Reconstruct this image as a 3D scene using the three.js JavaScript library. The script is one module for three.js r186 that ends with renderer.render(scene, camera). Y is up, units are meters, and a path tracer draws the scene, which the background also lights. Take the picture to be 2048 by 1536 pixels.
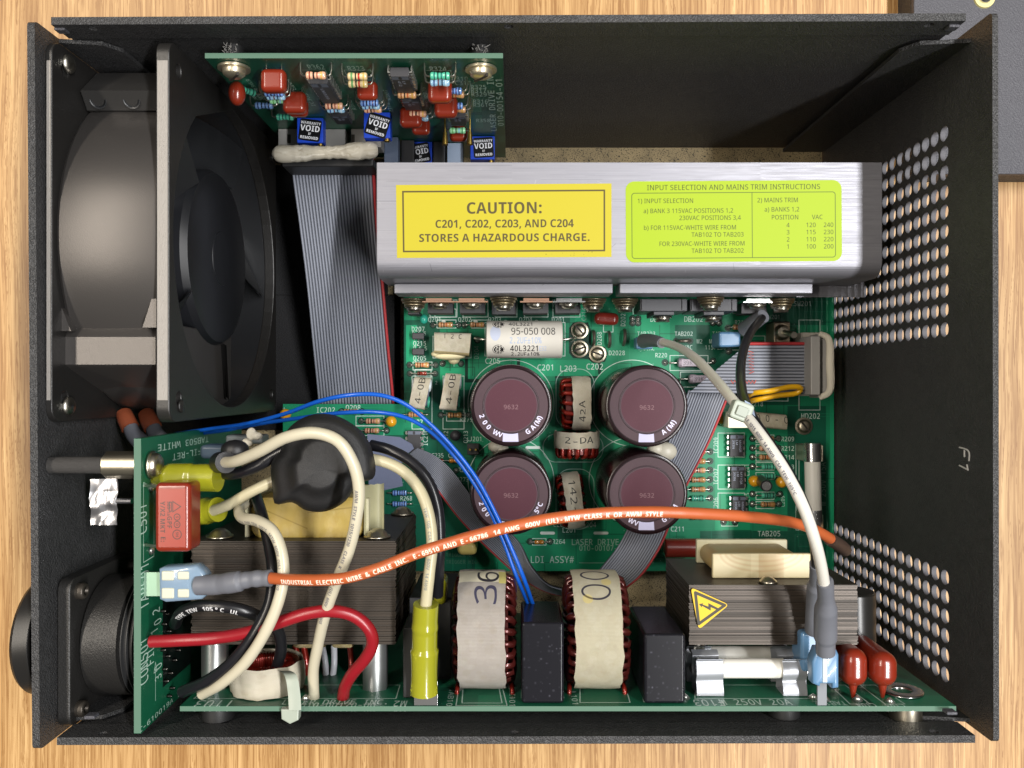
import * as THREE from 'three';
import { RoundedBoxGeometry } from 'three/addons/geometries/RoundedBoxGeometry.js';
import { mergeGeometries, toCreasedNormals } from 'three/addons/utils/BufferGeometryUtils.js';
import { RectAreaLightUniformsLib } from 'three/addons/lights/RectAreaLightUniformsLib.js';

// ---------------------------------------------------------------- camera, light, exposure
const S = 0.001;                       // everything below is worked out in millimetres
const KY = 1.104, H0 = 368;            // depth below the lens -> height: y = (H0 - D) * KY
const F0 = 1540;
const scene = new THREE.Scene();
scene.background = new THREE.Color(0.135, 0.128, 0.118);
const camera = new THREE.PerspectiveCamera(2 * Math.atan(768 / (F0 * KY)) * 180 / Math.PI, 4 / 3, 0.01, 20);
camera.position.set(0, H0 * KY * S, 0);
camera.up.set(0, 0, -1);
camera.lookAt(0, 0, 0);
scene.add(camera);
const renderer = new THREE.WebGLRenderer({ antialias: true });
renderer.toneMapping = THREE.LinearToneMapping;
renderer.toneMappingExposure = 1.0;
renderer.shadowMap.enabled = true;
RectAreaLightUniformsLib.init();
// a long ceiling tube to the right, running front to back, and a weaker one far to the left
function tubeLamp(x, y, z, w, l, color, power) {
  const a = new THREE.RectAreaLight(color, power, w, l);
  a.position.set(x, y, z); a.up.set(0, 0, 1); a.lookAt(x * 0.1, 0, z); scene.add(a);
}
tubeLamp(0.64, 1.42, 0.08, 0.06, 1.5, new THREE.Color(0.98, 0.97, 0.96), 143);
tubeLamp(-0.8, 1.55, -0.45, 0.10, 1.5, new THREE.Color(1.0, 0.91, 0.79), 54);

// ---------------------------------------------------------------- helpers
let seed = 7;
const rnd = () => { seed = (seed * 1664525 + 1013904223) >>> 0; return seed / 4294967296; };
const rr = (a, b) => a + (b - a) * rnd();
const V = (x, y, z) => new THREE.Vector3(x, y, z);
const yD = (D) => (H0 - D) * KY;
const T = (px, py, D) => V((px - 1024) / F0 * D, yD(D), (py - 768) / F0 * D);
const X = (px, D) => (px - 1024) / F0 * D;
const Z = (py, D) => (py - 768) / F0 * D;
const DZ = (py, z) => z * F0 / (py - 768);       // depth at which the plane z is seen at row py
const DX = (px, x) => x * F0 / (px - 1024);
const C = (h) => new THREE.Color(h);
const basis = (o, ex, ey, ez) => new THREE.Matrix4().makeBasis(ex, ey, ez).setPosition(o);
const AX = V(1, 0, 0), AY = V(0, 1, 0), AZ = V(0, 0, 1), NX = V(-1, 0, 0), NY = V(0, -1, 0), NZ = V(0, 0, -1);
const at = (g, m) => g.clone().applyMatrix4(m);
const flat = (g) => { const k = g.index ? g.toNonIndexed() : g; for (const n of Object.keys(k.attributes)) if (!['position', 'normal', 'uv'].includes(n)) k.deleteAttribute(n); return k; };
const join = (...gs) => mergeGeometries(gs.flat().map(flat));
const crease = (g, a = 0.6) => toCreasedNormals(g, a);

function box(x0, x1, y0, y1, z0, z1, r = 0) {
  const w = Math.abs(x1 - x0), h = Math.abs(y1 - y0), d = Math.abs(z1 - z0);
  const g = r > 0 ? new RoundedBoxGeometry(w, h, d, 2, Math.min(r, w / 2.01, h / 2.01, d / 2.01)) : new THREE.BoxGeometry(w, h, d);
  return g.translate((x0 + x1) / 2, (y0 + y1) / 2, (z0 + z1) / 2);
}
// box whose top shows at those pixels when its top is D0 deep; bottom D1 deep
const pbox = (px0, px1, py0, py1, D0, D1, r = 0) => box(X(px0, D0), X(px1, D0), yD(D1), yD(D0), Z(py0, D0), Z(py1, D0), r);
function cyl(p, q, r0, r1 = r0, n = 20, open = false) {
  const d = q.clone().sub(p), l = d.length();
  const g = new THREE.CylinderGeometry(r1, r0, l, n, 1, open).translate(0, l / 2, 0);
  g.applyQuaternion(new THREE.Quaternion().setFromUnitVectors(AY, d.normalize()));
  return g.translate(p.x, p.y, p.z);
}
// lathe about an axis: profile of [radius, distance along axis]
function lathe(prof, p, dir, n = 32) {
  const g = new THREE.LatheGeometry(prof.map(([r, y]) => new THREE.Vector2(Math.max(r, 0.001), y)), n);
  g.applyQuaternion(new THREE.Quaternion().setFromUnitVectors(AY, dir.clone().normalize()));
  return g.translate(p.x, p.y, p.z);
}
const ball = (p, rx, ry = rx, rz = rx, n = 14) => new THREE.SphereGeometry(1, n, Math.round(n * 0.7)).scale(rx, ry, rz).translate(p.x, p.y, p.z);
function shapeOf(pts) { const s = new THREE.Shape(); pts.forEach(([x, y], i) => i ? s.lineTo(x, y) : s.moveTo(x, y)); s.closePath(); return s; }
function rrect(x0, y0, x1, y1, r) {
  const s = new THREE.Shape();
  s.moveTo(x0 + r, y0); s.lineTo(x1 - r, y0); s.absarc(x1 - r, y0 + r, r, -Math.PI / 2, 0); s.lineTo(x1, y1 - r); s.absarc(x1 - r, y1 - r, r, 0, Math.PI / 2);
  s.lineTo(x0 + r, y1); s.absarc(x0 + r, y1 - r, r, Math.PI / 2, Math.PI); s.lineTo(x0, y0 + r); s.absarc(x0 + r, y0 + r, r, Math.PI, Math.PI * 1.5);
  return s;
}
function extr(shape, depth, bevel = 0, segs = 8) {
  const s = Array.isArray(shape) ? shapeOf(shape) : shape;
  const g = new THREE.ExtrudeGeometry(s, { depth: depth - 2 * bevel, bevelEnabled: bevel > 0, bevelSize: bevel, bevelOffset: -bevel, bevelThickness: bevel, bevelSegments: 2, curveSegments: segs });
  return bevel ? g.translate(0, 0, bevel) : g;
}
// prism: outline in (z, y), pushed along +x from x0 to x1
const prismX = (pts, x0, x1, b = 0) => extr(pts, x1 - x0, b).applyMatrix4(basis(V(x0, 0, 0), AZ.clone().negate(), AY, AX));
// (z,y) outline given as [-z, y] internally
const profX = (pts, x0, x1, b = 0) => prismX(pts.map(([z, y]) => [-z, y]), x0, x1, b);
function curve(pts, n = 60, tension) {
  const c = new THREE.CatmullRomCurve3(pts, false, tension === undefined ? 'centripetal' : 'catmullrom', tension ?? 0.5);
  return c.getSpacedPoints(n);
}
// swept tube; v = 0.5 lies on top
function tube(p, r, n = 10, { up = null, caps = true, wob = 0 } = {}) {
  const m = p.length, pos = [], uv = [], idx = [], r0seed = p[0].x * 3.1 + p[0].z; let len = 0, nrm = null;
  const rad = typeof r === 'function' ? r : () => r;
  const tan = p.map((_, i) => p[Math.min(i + 1, m - 1)].clone().sub(p[Math.max(i - 1, 0)]).normalize());
  let total = 0; for (let i = 1; i < m; i++) total += p[i].distanceTo(p[i - 1]);
  for (let i = 0; i < m; i++) {
    if (i) len += p[i].distanceTo(p[i - 1]);
    let ref = up ?? (nrm ?? (Math.abs(tan[0].y) > 0.9 ? AZ : AY));
    nrm = ref.clone().addScaledVector(tan[i], -ref.dot(tan[i])).normalize();
    const bin = tan[i].clone().cross(nrm), R = rad(len / total, i) * (wob ? 1 + wob * (noise(len * 0.35, r0seed, 44) - 0.5) : 1);
    for (let k = 0; k <= n; k++) {
      const a = (k / n) * 2 * Math.PI - Math.PI, v = nrm.clone().multiplyScalar(Math.cos(a)).addScaledVector(bin, Math.sin(a));
      pos.push(p[i].x + v.x * R, p[i].y + v.y * R, p[i].z + v.z * R); uv.push(len / total, 1 - k / n);
    }
  }
  for (let i = 0; i < m - 1; i++) for (let k = 0; k < n; k++) { const a = i * (n + 1) + k, b = a + n + 1; idx.push(a, a + 1, b, b, a + 1, b + 1); }
  if (caps) for (const [i, f] of [[0, 1], [m - 1, 0]]) {
    const c = pos.length / 3; pos.push(p[i].x, p[i].y, p[i].z); uv.push(i ? 1 : 0, 0.5);
    const o = pos.length / 3; for (let k = 0; k <= n; k++) { const q = (i * (n + 1) + k) * 3; pos.push(pos[q], pos[q + 1], pos[q + 2]); uv.push(i ? 1 : 0, 0.5); }
    for (let k = 0; k < n; k++) f ? idx.push(c, o + k + 1, o + k) : idx.push(c, o + k, o + k + 1);
  }
  const g = new THREE.BufferGeometry();
  g.setAttribute('position', new THREE.Float32BufferAttribute(pos, 3)); g.setAttribute('uv', new THREE.Float32BufferAttribute(uv, 2)); g.setIndex(idx); g.computeVertexNormals();
  return g;
}
const wire = (pts, r, n = 60, radial = 12) => tube(curve(pts.map((p) => T(...p)), n), r, radial, { wob: 0.05 });
// surface strip between rows of points, one row per station
function skin(rows, closed = false) {
  const a = rows.length, b = rows[0].length, pos = [], uv = [], idx = [];
  rows.forEach((r, i) => r.forEach((p, k) => { pos.push(p.x, p.y, p.z); uv.push(k / (b - 1), i / (a - 1)); }));
  for (let i = 0; i < a - 1; i++) for (let k = 0; k < b - 1; k++) { const o = i * b + k; idx.push(o, o + 1, o + b, o + 1, o + b + 1, o + b); }
  const g = new THREE.BufferGeometry();
  g.setAttribute('position', new THREE.Float32BufferAttribute(pos, 3)); g.setAttribute('uv', new THREE.Float32BufferAttribute(uv, 2)); g.setIndex(idx); g.computeVertexNormals();
  return g;
}
// texture coordinates in millimetres from the faces' own directions
function mmUV(g, sc = 1) {
  const k = flat(g), p = k.attributes.position, n = k.attributes.normal, uv = new Float32Array(p.count * 2);
  for (let i = 0; i < p.count; i++) {
    const a = Math.abs(n.getX(i)), b = Math.abs(n.getY(i)), c = Math.abs(n.getZ(i));
    const [u, v] = b >= a && b >= c ? [p.getX(i), p.getZ(i)] : a >= c ? [p.getZ(i), p.getY(i)] : [p.getX(i), p.getY(i)];
    uv[i * 2] = u * sc; uv[i * 2 + 1] = v * sc;
  }
  k.setAttribute('uv', new THREE.BufferAttribute(uv, 2)); return k;
}

// ---------------------------------------------------------------- things and parts
const used = {};
function numbered(n) { const k = used[n] = (used[n] ?? -1) + 1; return k ? n + '_' + String(k).padStart(3, '0') : n; }
const shareCache = new Map();
function scaled(g) { if (!shareCache.has(g)) { const c = g.clone(); c.scale(S, S, S); shareCache.set(g, c); } return shareCache.get(g); }
const shade = (m) => { m.castShadow = m.receiveShadow = true; return m; };
class Thing {
  constructor(name, label, category, group, kind) { this.g = new THREE.Group(); this.g.name = numbered(name); Object.assign(this.g.userData, { label, category }); if (group) this.g.userData.group = group; if (kind) this.g.userData.kind = kind; this.list = []; }
  // part with geometry in world millimetres
  part(name, geo, mat, label) { const e = { name, geo, mat, subs: [], label }; this.list.push(e); return e; }
  sub(e, name, geo, mat, label) { e.subs.push({ name, geo, mat, label }); return e; }
  // part with shared geometry in its own axes, put in place by a matrix
  inst(name, geo, mat, matrix, subs = [], label) { const e = { name, geo, mat, matrix, subs: subs.map(([n, g, m]) => ({ name: n, geo: g, mat: m })), label }; this.list.push(e); return e; }
  done() {
    const b = new THREE.Box3();
    for (const e of this.list) { if (e.matrix) { b.expandByPoint(V(0, 0, 0).setFromMatrixPosition(e.matrix)); continue; } for (const s of [e, ...e.subs]) { s.geo.computeBoundingBox(); b.union(s.geo.boundingBox); } }
    const o = V((b.min.x + b.max.x) / 2, b.min.y, (b.min.z + b.max.z) / 2);
    this.g.position.copy(o).multiplyScalar(S);
    const own = (g) => { const k = g.clone(); k.translate(-o.x, -o.y, -o.z); k.scale(S, S, S); return k; };
    for (const e of this.list) {
      const m = shade(new THREE.Mesh(e.matrix ? scaled(e.geo) : own(e.geo), e.mat)); m.name = e.name;
      if (e.kind) m.userData.kind = e.kind; if (e.label) m.userData.label = e.label;
      if (e.matrix) { const p = V(), q = new THREE.Quaternion(), s = V(); e.matrix.decompose(p, q, s); m.position.copy(p.sub(o).multiplyScalar(S)); m.quaternion.copy(q); }
      for (const s of e.subs) { if (s.name === 'pin_row') s.kind = 'stuff'; const c = shade(new THREE.Mesh(e.matrix ? scaled(s.geo) : own(s.geo), s.mat)); c.name = s.name; if (s.label) c.userData.label = s.label; if (s.kind) c.userData.kind = s.kind; m.add(c); }
      this.g.add(m);
    }
    scene.add(this.g); return this.g;
  }
}
// a thing that is one piece
function single(name, label, category, geo, mat, group) {
  geo.computeBoundingBox(); const b = geo.boundingBox, o = V((b.min.x + b.max.x) / 2, b.min.y, (b.min.z + b.max.z) / 2);
  const k = geo.clone(); k.translate(-o.x, -o.y, -o.z); k.scale(S, S, S);
  const m = shade(new THREE.Mesh(k, mat)); m.name = numbered(name); m.position.copy(o).multiplyScalar(S); Object.assign(m.userData, { label, category }); if (group) m.userData.group = group;
  scene.add(m); return m;
}
function copyOf(root, dx, dy, dz, label) { const base = root.name.replace(/_\d{3}$/, ''), c = root.clone(); c.name = numbered(base); c.position.add(V(dx, dy, dz).multiplyScalar(S)); c.userData = { ...root.userData, label }; scene.add(c); return c; }

// ---------------------------------------------------------------- textures and materials
function hash(x, y, s) { let h = Math.imul(x, 374761393) + Math.imul(y, 668265263) + Math.imul(s, 2147483647) | 0; h = Math.imul(h ^ (h >>> 13), 1274126177); return ((h ^ (h >>> 16)) >>> 0) / 4294967296; }
function noise(x, y, s = 0, px = 0, py = 0) {
  let i = Math.floor(x), j = Math.floor(y); const fx = x - i, fy = y - j, u = fx * fx * (3 - 2 * fx), v = fy * fy * (3 - 2 * fy);
  const w = (a, n) => n ? ((a % n) + n) % n : a;
  const a = hash(w(i, px), w(j, py), s), b = hash(w(i + 1, px), w(j, py), s), c = hash(w(i, px), w(j + 1, py), s), d = hash(w(i + 1, px), w(j + 1, py), s);
  return a + (b - a) * u + (c - a) * v + (a - b - c + d) * u * v;
}
function dataTex(w, h, fn, srgb = false) {
  const d = new Uint8Array(w * h * 4); const o = [0, 0, 0];
  for (let y = 0; y < h; y++) for (let x = 0; x < w; x++) { const c = fn(x, y, o); const k = (y * w + x) * 4; if (typeof c === 'number') d[k] = d[k + 1] = d[k + 2] = Math.max(0, Math.min(255, c * 255)); else for (let q = 0; q < 3; q++) d[k + q] = Math.max(0, Math.min(255, c[q])); d[k + 3] = 255; }
  const t = new THREE.DataTexture(d, w, h, THREE.RGBAFormat); t.magFilter = THREE.LinearFilter; t.minFilter = THREE.LinearFilter; t.wrapS = t.wrapT = THREE.RepeatWrapping; if (srgb) t.colorSpace = THREE.SRGBColorSpace; t.needsUpdate = true; return t;
}
function canvasTex(w, h, draw, srgb = true) {
  const c = document.createElement('canvas'); c.width = w; c.height = h; const x = c.getContext('2d'); draw(x, w, h);
  const t = new THREE.CanvasTexture(c); if (srgb) t.colorSpace = THREE.SRGBColorSpace; t.magFilter = THREE.LinearFilter; return t;
}
const rep = (t, u, v = u) => { const k = t.clone(); k.repeat.set(u, v); k.wrapS = k.wrapT = THREE.RepeatWrapping; k.needsUpdate = true; return k; };
const M = (o) => { const { clearcoat, transmission, sheen, anisotropy, specularIntensity } = o; const K = specularIntensity !== undefined || clearcoat || transmission || sheen || anisotropy ? THREE.MeshPhysicalMaterial : THREE.MeshStandardMaterial; const c = { ...o }; if (typeof c.color === 'string') c.color = C(c.color); return new K({ side: THREE.DoubleSide, ...c }); };
const grain = dataTex(256, 256, (x, y) => 0.5 * noise(x / 4, y / 4, 1, 64, 64) + 0.35 * noise(x / 8, y / 8, 2, 32, 32) + 0.15 * noise(x / 2, y / 2, 3, 128, 128));
const grainMM = rep(grain, 1 / 16);                  // uv in mm: one tile every 16 mm
const brushed = dataTex(512, 512, (x, y) => 0.82 + 0.22 * (noise(x / 90, y / 1.3, 5) - 0.5) + 0.16 * (noise(x / 30, y / 3, 6) - 0.5));
const weave = dataTex(128, 128, (x, y) => 0.5 + 0.25 * Math.sin((x + y) * Math.PI / 8) * 1 + 0.25 * Math.sin((x - y) * Math.PI / 8));
const wornTex = dataTex(256, 256, (x, y) => { const v = 0.78 + 0.34 * (noise(x / 40, y / 40, 8, 6.4, 6.4) - 0.5) + 0.2 * (noise(x / 12, y / 12, 9) - 0.5); return v; });
const mPaint = M({ color: '#373738', roughness: 0.5, bumpMap: grainMM, bumpScale: 0.0005, map: rep(dataTex(128, 128, (x, y) => { const v = 225 + 25 * noise(x / 9, y / 9, 11, 14, 14) + 36 * (noise(x / 2.5, y / 2.5, 12) - 0.5); return [v, v, v]; }, true), 1 / 40) });
const mPaintTop = M({ color: '#47474d', roughness: 0.5, bumpMap: grainMM, bumpScale: 0.00025 });
const mBlackPl = M({ color: '#212122', roughness: 0.5 });
const mFan = M({ color: '#1f1e1d', roughness: 0.4, bumpMap: rep(grain, 1 / 8), bumpScale: 0.00004 });
const mFanGloss = M({ color: '#4f4c4a', roughness: 0.37, metalness: 0.62, bumpMap: rep(grain, 1 / 8), bumpScale: 0.00002 });
const mFanCut = M({ color: '#8d8882', roughness: 0.5, bumpMap: rep(grain, 1 / 3, 1 / 40), bumpScale: 0.0001 });
const mFanDark = M({ color: '#1d1e20', roughness: 0.36 });
const mHub = M({ color: '#191a1d', roughness: 0.34 });
const mSteel = M({ color: '#b9b5aa', roughness: 0.3, metalness: 1 });
const mNickel = M({ color: '#c2baa8', roughness: 0.33, metalness: 1 });
const mBrass = M({ color: '#b89b52', roughness: 0.35, metalness: 1 });
const mTin = M({ color: '#d0d0d0', roughness: 0.25, metalness: 1 });
const scratched = canvasTex(1024, 1024, (x, w, h) => { x.fillStyle = '#cbcbd0'; x.fillRect(0, 0, w, h); for (let i = 0; i < 900; i++) { x.strokeStyle = `rgba(${rnd() < 0.55 ? '255,255,255' : '110,112,125'},${0.05 + 0.13 * rnd()})`; x.lineWidth = rr(0.6, 1.8); const a = rr(-200, w), b = rr(0, h), l = rr(60, 420); x.beginPath(); x.moveTo(a, b); x.lineTo(a + l, b + rr(-1, 1)); x.stroke(); } for (let i = 0; i < 150; i++) { x.strokeStyle = `rgba(${rnd() < 0.7 ? '255,255,255' : '90,92,100'},${0.2 + 0.4 * rnd()})`; x.lineWidth = rr(0.7, 1.6); const a = rr(0, w), b = rr(0, h), t = rr(0, 3.14), l = rr(4, 40); x.beginPath(); x.moveTo(a, b); x.lineTo(a + l * Math.cos(t), b + l * Math.sin(t)); x.stroke(); } });
const mAlu = M({ color: '#a0a0a4', map: rep(scratched, 1 / 110), roughness: 0.54, metalness: 0.55, roughnessMap: rep(brushed, 1 / 90, 1 / 60), bumpMap: rep(brushed, 1 / 90, 1 / 40), bumpScale: 0.00002, anisotropy: 0.4 });
const mEdgePcb = M({ color: '#4b6a59', roughness: 0.7 });
const mSolder = M({ color: '#bdbdb8', roughness: 0.3, metalness: 0.9 });
const mWireLead = M({ color: '#c9c6bd', roughness: 0.3, metalness: 1 });
const mCream = M({ color: '#b5ad93', roughness: 0.36 });
const mBlackWire = M({ color: '#16161a', roughness: 0.3 });
const mRedWire = M({ color: '#86141e', roughness: 0.32 });
const mBlueWire = M({ color: '#0d4fae', roughness: 0.28 });
const mShrink = M({ color: '#63656c', roughness: 0.45 });
const mShrinkB = M({ color: '#18181a', roughness: 0.42, bumpMap: rep(grain, 2), bumpScale: 0.00003 });
const mBlueCon = M({ color: '#8ba3ba', roughness: 0.22, transmission: 0.35, thickness: 0.003, ior: 1.45, clearcoat: 0.4 });
const mBlueCon2 = M({ color: '#557a9c', roughness: 0.3, clearcoat: 0.2 });
const mYelCon = M({ color: '#a0a024', roughness: 0.24, clearcoat: 0.4, transmission: 0.3, thickness: 0.002 });
const mNylon = M({ color: '#d6d9cb', roughness: 0.35, transmission: 0.25, thickness: 0.003 });
const mTie = M({ color: '#949c90', roughness: 0.4 });
const mRedCap = M({ color: '#772413', roughness: 0.28, clearcoat: 0.4, clearcoatRoughness: 0.12 });
const mRedCapD = M({ color: '#6e241b', roughness: 0.25, clearcoat: 0.5 });
const mIC = M({ color: '#2c2c30', roughness: 0.5 });
const mCopper = M({ color: '#7e2015', roughness: 0.26, metalness: 0.5, clearcoat: 0.5 });
const mCopperD = M({ color: '#4a1916', roughness: 0.3, metalness: 0.5, clearcoat: 0.4 });
const mYelCap = M({ color: '#d59a1c', roughness: 0.3, clearcoat: 0.3 });
const mGlue = M({ color: '#bdb8a8', roughness: 0.4 });
const mGrey = M({ color: '#8d8b88', roughness: 0.5 });
const mRib = M({ color: '#8d929c', roughness: 0.45 }), ribOf = (n) => M({ roughness: 0.45, map: canvasTex(2048, 4, (x, w) => { x.fillStyle = '#80848f'; x.fillRect(0, 0, w, 4); for (let i = 0; i <= n; i++) { const c = i * w / n; x.fillStyle = '#5c606a'; x.fillRect(c - w / n * 0.19, 0, w / n * 0.38, 4); x.fillStyle = '#2f3238'; x.fillRect(c - w / n * 0.08, 0, w / n * 0.16, 4); } }) });  // dark stripes paint the groove shading between conductors into the ribbon colour
const mRibR = M({ color: '#a33034', roughness: 0.45 });
const mWhiteCer = M({ color: '#dcdad2', roughness: 0.4 });
const mCotton = M({ color: '#d6cfbd', roughness: 0.9, bumpMap: rep(weave, 8), bumpScale: 0.0001 });
const mLam = M({ color: '#3d362f', roughness: 0.46, metalness: 0.4 });
const mLamD = M({ color: '#2a2622', roughness: 0.42, metalness: 0.4 });
const mBobbin = M({ color: '#c9c3a2', roughness: 0.4, transmission: 0.2, thickness: 0.002 });
const clothTex = (w, h, draw, base = '#d9d3c0') => canvasTex(w, h, (x) => {
  x.fillStyle = base; x.fillRect(0, 0, w, h);
  for (let i = 0; i < 500; i++) { x.fillStyle = `rgba(${rnd() < 0.5 ? '120,100,60' : '255,255,250'},${0.05 * rnd()})`; const r = rr(3, 26); x.beginPath(); x.arc(rnd() * w, rnd() * h, r, 0, 7); x.fill(); }
  for (let i = -h; i < w + h; i += 5) { x.strokeStyle = 'rgba(105,92,66,0.20)'; x.lineWidth = 1.3; x.beginPath(); x.moveTo(i, 0); x.lineTo(i + h, h); x.moveTo(i, 0); x.lineTo(i - h, h); x.stroke(); }
  draw?.(x, w, h);
});
const mClothOf = (t) => M({ map: t, roughness: 0.85, bumpMap: rep(weave, 10, 10), bumpScale: 0.00012 });
const say = (x, s, px, py, size, { rot = 0, color = '#ddd', font = 'monospace', align = 'left', sx = 1, weight = '' } = {}) => { x.save(); x.translate(px, py); x.rotate(rot); x.scale(sx, 1); x.fillStyle = color; x.font = `${weight} ${size}px ${font}`; x.textAlign = align; x.textBaseline = 'middle'; x.fillText(s, 0, 0); x.restore(); };
// ---------------------------------------------------------------- table top, lid, case
{
  const W = 1536, Hh = 2048;                     // 0.36 m x 0.48 m of oak laminate
  const wood = dataTex(W, Hh, (x, y, o) => {
    const u = x / W * 360, v = y / Hh * 480;     // mm
    const warp = 5 * (noise(u / 26, v / 95, 21) - 0.5) + 1.6 * (noise(u / 7, v / 38, 22) - 0.5);
    const q = u + warp;
    let t = 0.5 + 0.22 * (noise(q / 9, v / 260, 23) - 0.5) + 0.36 * (noise(q / 1.2, v / 70, 24) - 0.5) + 0.46 * (noise(q / 0.5, v / 22, 25) - 0.5);
    const ring = Math.abs(Math.sin(q / 5.2 + 3 * noise(q / 30, v / 220, 28))); t -= 0.13 * Math.pow(ring, 6);
    const dens = 0.60 + 0.10 * (noise(q / 12, v / 150, 27) - 0.5);
    const pore = noise(q / 0.55, v / 13 + noise(q / 0.55, 3, 33) * 9, 26); const p = pore > dens ? Math.min(1, (pore - dens) * 6) : 0;
    t -= 0.42 * p;
    const k = Math.max(0, Math.min(1, t));
    o[0] = 146 + 74 * k; o[1] = 107 + 80 * k; o[2] = 62 + 76 * k; return o;
  }, true);
  wood.wrapS = wood.wrapT = THREE.MirroredRepeatWrapping; wood.repeat.set(1 / 360, 1 / 480); wood.offset.set(0.31, 0.2);
  const m = M({ map: wood, roughness: 0.42, color: '#fffaf0' });
  const o = shade(new THREE.Mesh(mmUV(box(-620, 620, -30, 0, -460, 460, 4)).scale(S, S, S), m)); o.name = 'tabletop';
  Object.assign(o.userData, { kind: 'structure', label: 'oak grain laminate table top under the open case', category: 'table top' }); scene.add(o);
}
{
  const t = new Thing('case_lid', 'black textured metal lid lying on the table beyond the upper right case corner', 'metal lid');
  const x0 = X(1817, 358), z1 = Z(347, 352);
  t.part('panel', mmUV(box(x0, x0 + 260, yD(356), yD(353.2), z1 - 330, z1, 0.6)), mPaintTop);
  t.part('rim', mmUV(join(box(x0, x0 + 260, 0.2, yD(356), z1 - 1.6, z1 - 0.2), box(x0, x0 + 1.6, 0.2, yD(356), z1 - 330, z1 - 1.7))), mPaint);
  const c = T(1968, -4, 353.2);
  const w = t.part('washer', cyl(c, c.clone().add(V(0, 0.9, 0)), 4.9, 4.7, 30), M({ color: '#c9c084', roughness: 0.5 }), 'yellowish plastic washer');
  t.sub(w, 'screw', lathe([[0, 3.0], [1.4, 2.9], [2.5, 2.2], [2.9, 0.9], [2.9, 0]], c.clone().add(V(0, 0.3, 0)), AY, 24), mTin);
  t.done();
}
const RIM = 234, FLOOR = 360;
{
  const t = new Thing('metal_case', 'open black powder coated steel case holding the circuit boards and fan', 'metal case');
  const floorTex = dataTex(512, 512, (x, y, o) => {
    const b = 0.9 + 0.22 * (noise(x / 50, y / 50, 41) - 0.5); let s = noise(x / 3.2, y / 3.2, 42) > 0.80 ? 0.36 : 1; if (noise(x / 6, y / 6, 43) > 0.87) s = 0.3;
    o[0] = 168 * b * s; o[1] = 150 * b * s; o[2] = 112 * b * s; return o;
  }, true);
  t.part('floor_panel', mmUV(box(-144, 145, yD(FLOOR) - 1.6, yD(FLOOR), -110.5, 108)), M({ map: rep(floorTex, 1 / 40), roughness: 0.6, metalness: 0.15 }), 'tan speckled floor sheet');
  for (const x of [-120, 120]) for (const z of [-90, 88]) t.part('foot', cyl(V(x, 0, z), V(x, yD(FLOOR) - 1.7, z), 7, 8, 20), mBlackPl);
  // back and front walls with a thicker rim
  const yr = yD(RIM), yl = yD(243.5), yf = yD(FLOOR) - 1.6;
  const wall = (name, zOut, dir, x0, x1, tilt, holes) => {
    const sh = shapeOf([[x0, 0], [x1, 0], [x1, yr - yl], [x0, yr - yl]]);
    for (const hx of holes) { const h = new THREE.Path(); h.absarc(hx, 7.6, 1.5, 0, 7, true); sh.holes.push(h); }
    const lip = extr(sh, 2.3).applyMatrix4(basis(V(0, yl, dir > 0 ? zOut : zOut - 2.3), AX, AY, AZ));
    const low = box(x0, x1, yf, yl - 0.01, zOut, zOut + dir * 1.7);
    const g = [lip, low].map((k) => mmUV(k.applyMatrix4(new THREE.Matrix4().makeRotationY(tilt))));
    const e = t.part(name, g[1], mPaint); t.sub(e, 'rim', g[0], mPaint);
    return e;
  };
  wall('back_wall', -112.1, 1, -139.6, 138.4, 0.0042, [X(190, 237), X(1020, 237), X(1860, 237)]);
  wall('front_wall', 109.4, -1, -138.6, 140.5, 0.0024, [X(205, 237), X(1028, 237), X(1865, 237)]);
  // side panels
  const grille = (cx, cy, rowsZ, colsY, shape) => { for (const z of rowsZ) for (const y of colsY) { const h = new THREE.Path(); h.absarc(z, y, 2.7, 0, 7, true); shape.holes.push(h); } };
  const colsY = Array.from({ length: 16 }, (_, i) => yD(259.4 + i * 5.87));
  const sr = new THREE.Shape(); const a0 = -112.6, a1 = 109;
  sr.moveTo(a0 + 2, yr + 0.8); sr.lineTo(a1 - 2, yr + 0.8); sr.quadraticCurveTo(a1, yr + 0.8, a1, yr - 1.2); sr.lineTo(a1, yf); sr.lineTo(a0, yf); sr.lineTo(a0, yr - 1.2); sr.quadraticCurveTo(a0, yr + 0.8, a0 + 2, yr + 0.8);
  // outline is drawn in (-z, y)
  const flip = (shape) => { const p = shape.getPoints(6).map((q) => [-q.x, q.y]); const s = shapeOf(p); for (const h of shape.holes) { const n = new THREE.Path(); h.getPoints(11).slice(0, -1).forEach((q, i) => i ? n.lineTo(-q.x, q.y) : n.moveTo(-q.x, q.y)); n.closePath(); s.holes.push(n); } return s; };
  grille(0, 0, Array.from({ length: 11 }, (_, i) => -84.1 + i * 6.6), colsY, sr);
  grille(0, 0, Array.from({ length: 6 }, (_, i) => 65.4 + i * 6.55), colsY, sr);
  const ry = (a) => new THREE.Matrix4().makeRotationY(a);
  const right = mmUV(extr(flip(sr), 1.75).applyMatrix4(basis(V(145.7, 0, 0), NZ, AY, AX)).applyMatrix4(ry(0.0016)));
  t.part('right_panel', right, mPaint, 'perforated right side panel');
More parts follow.
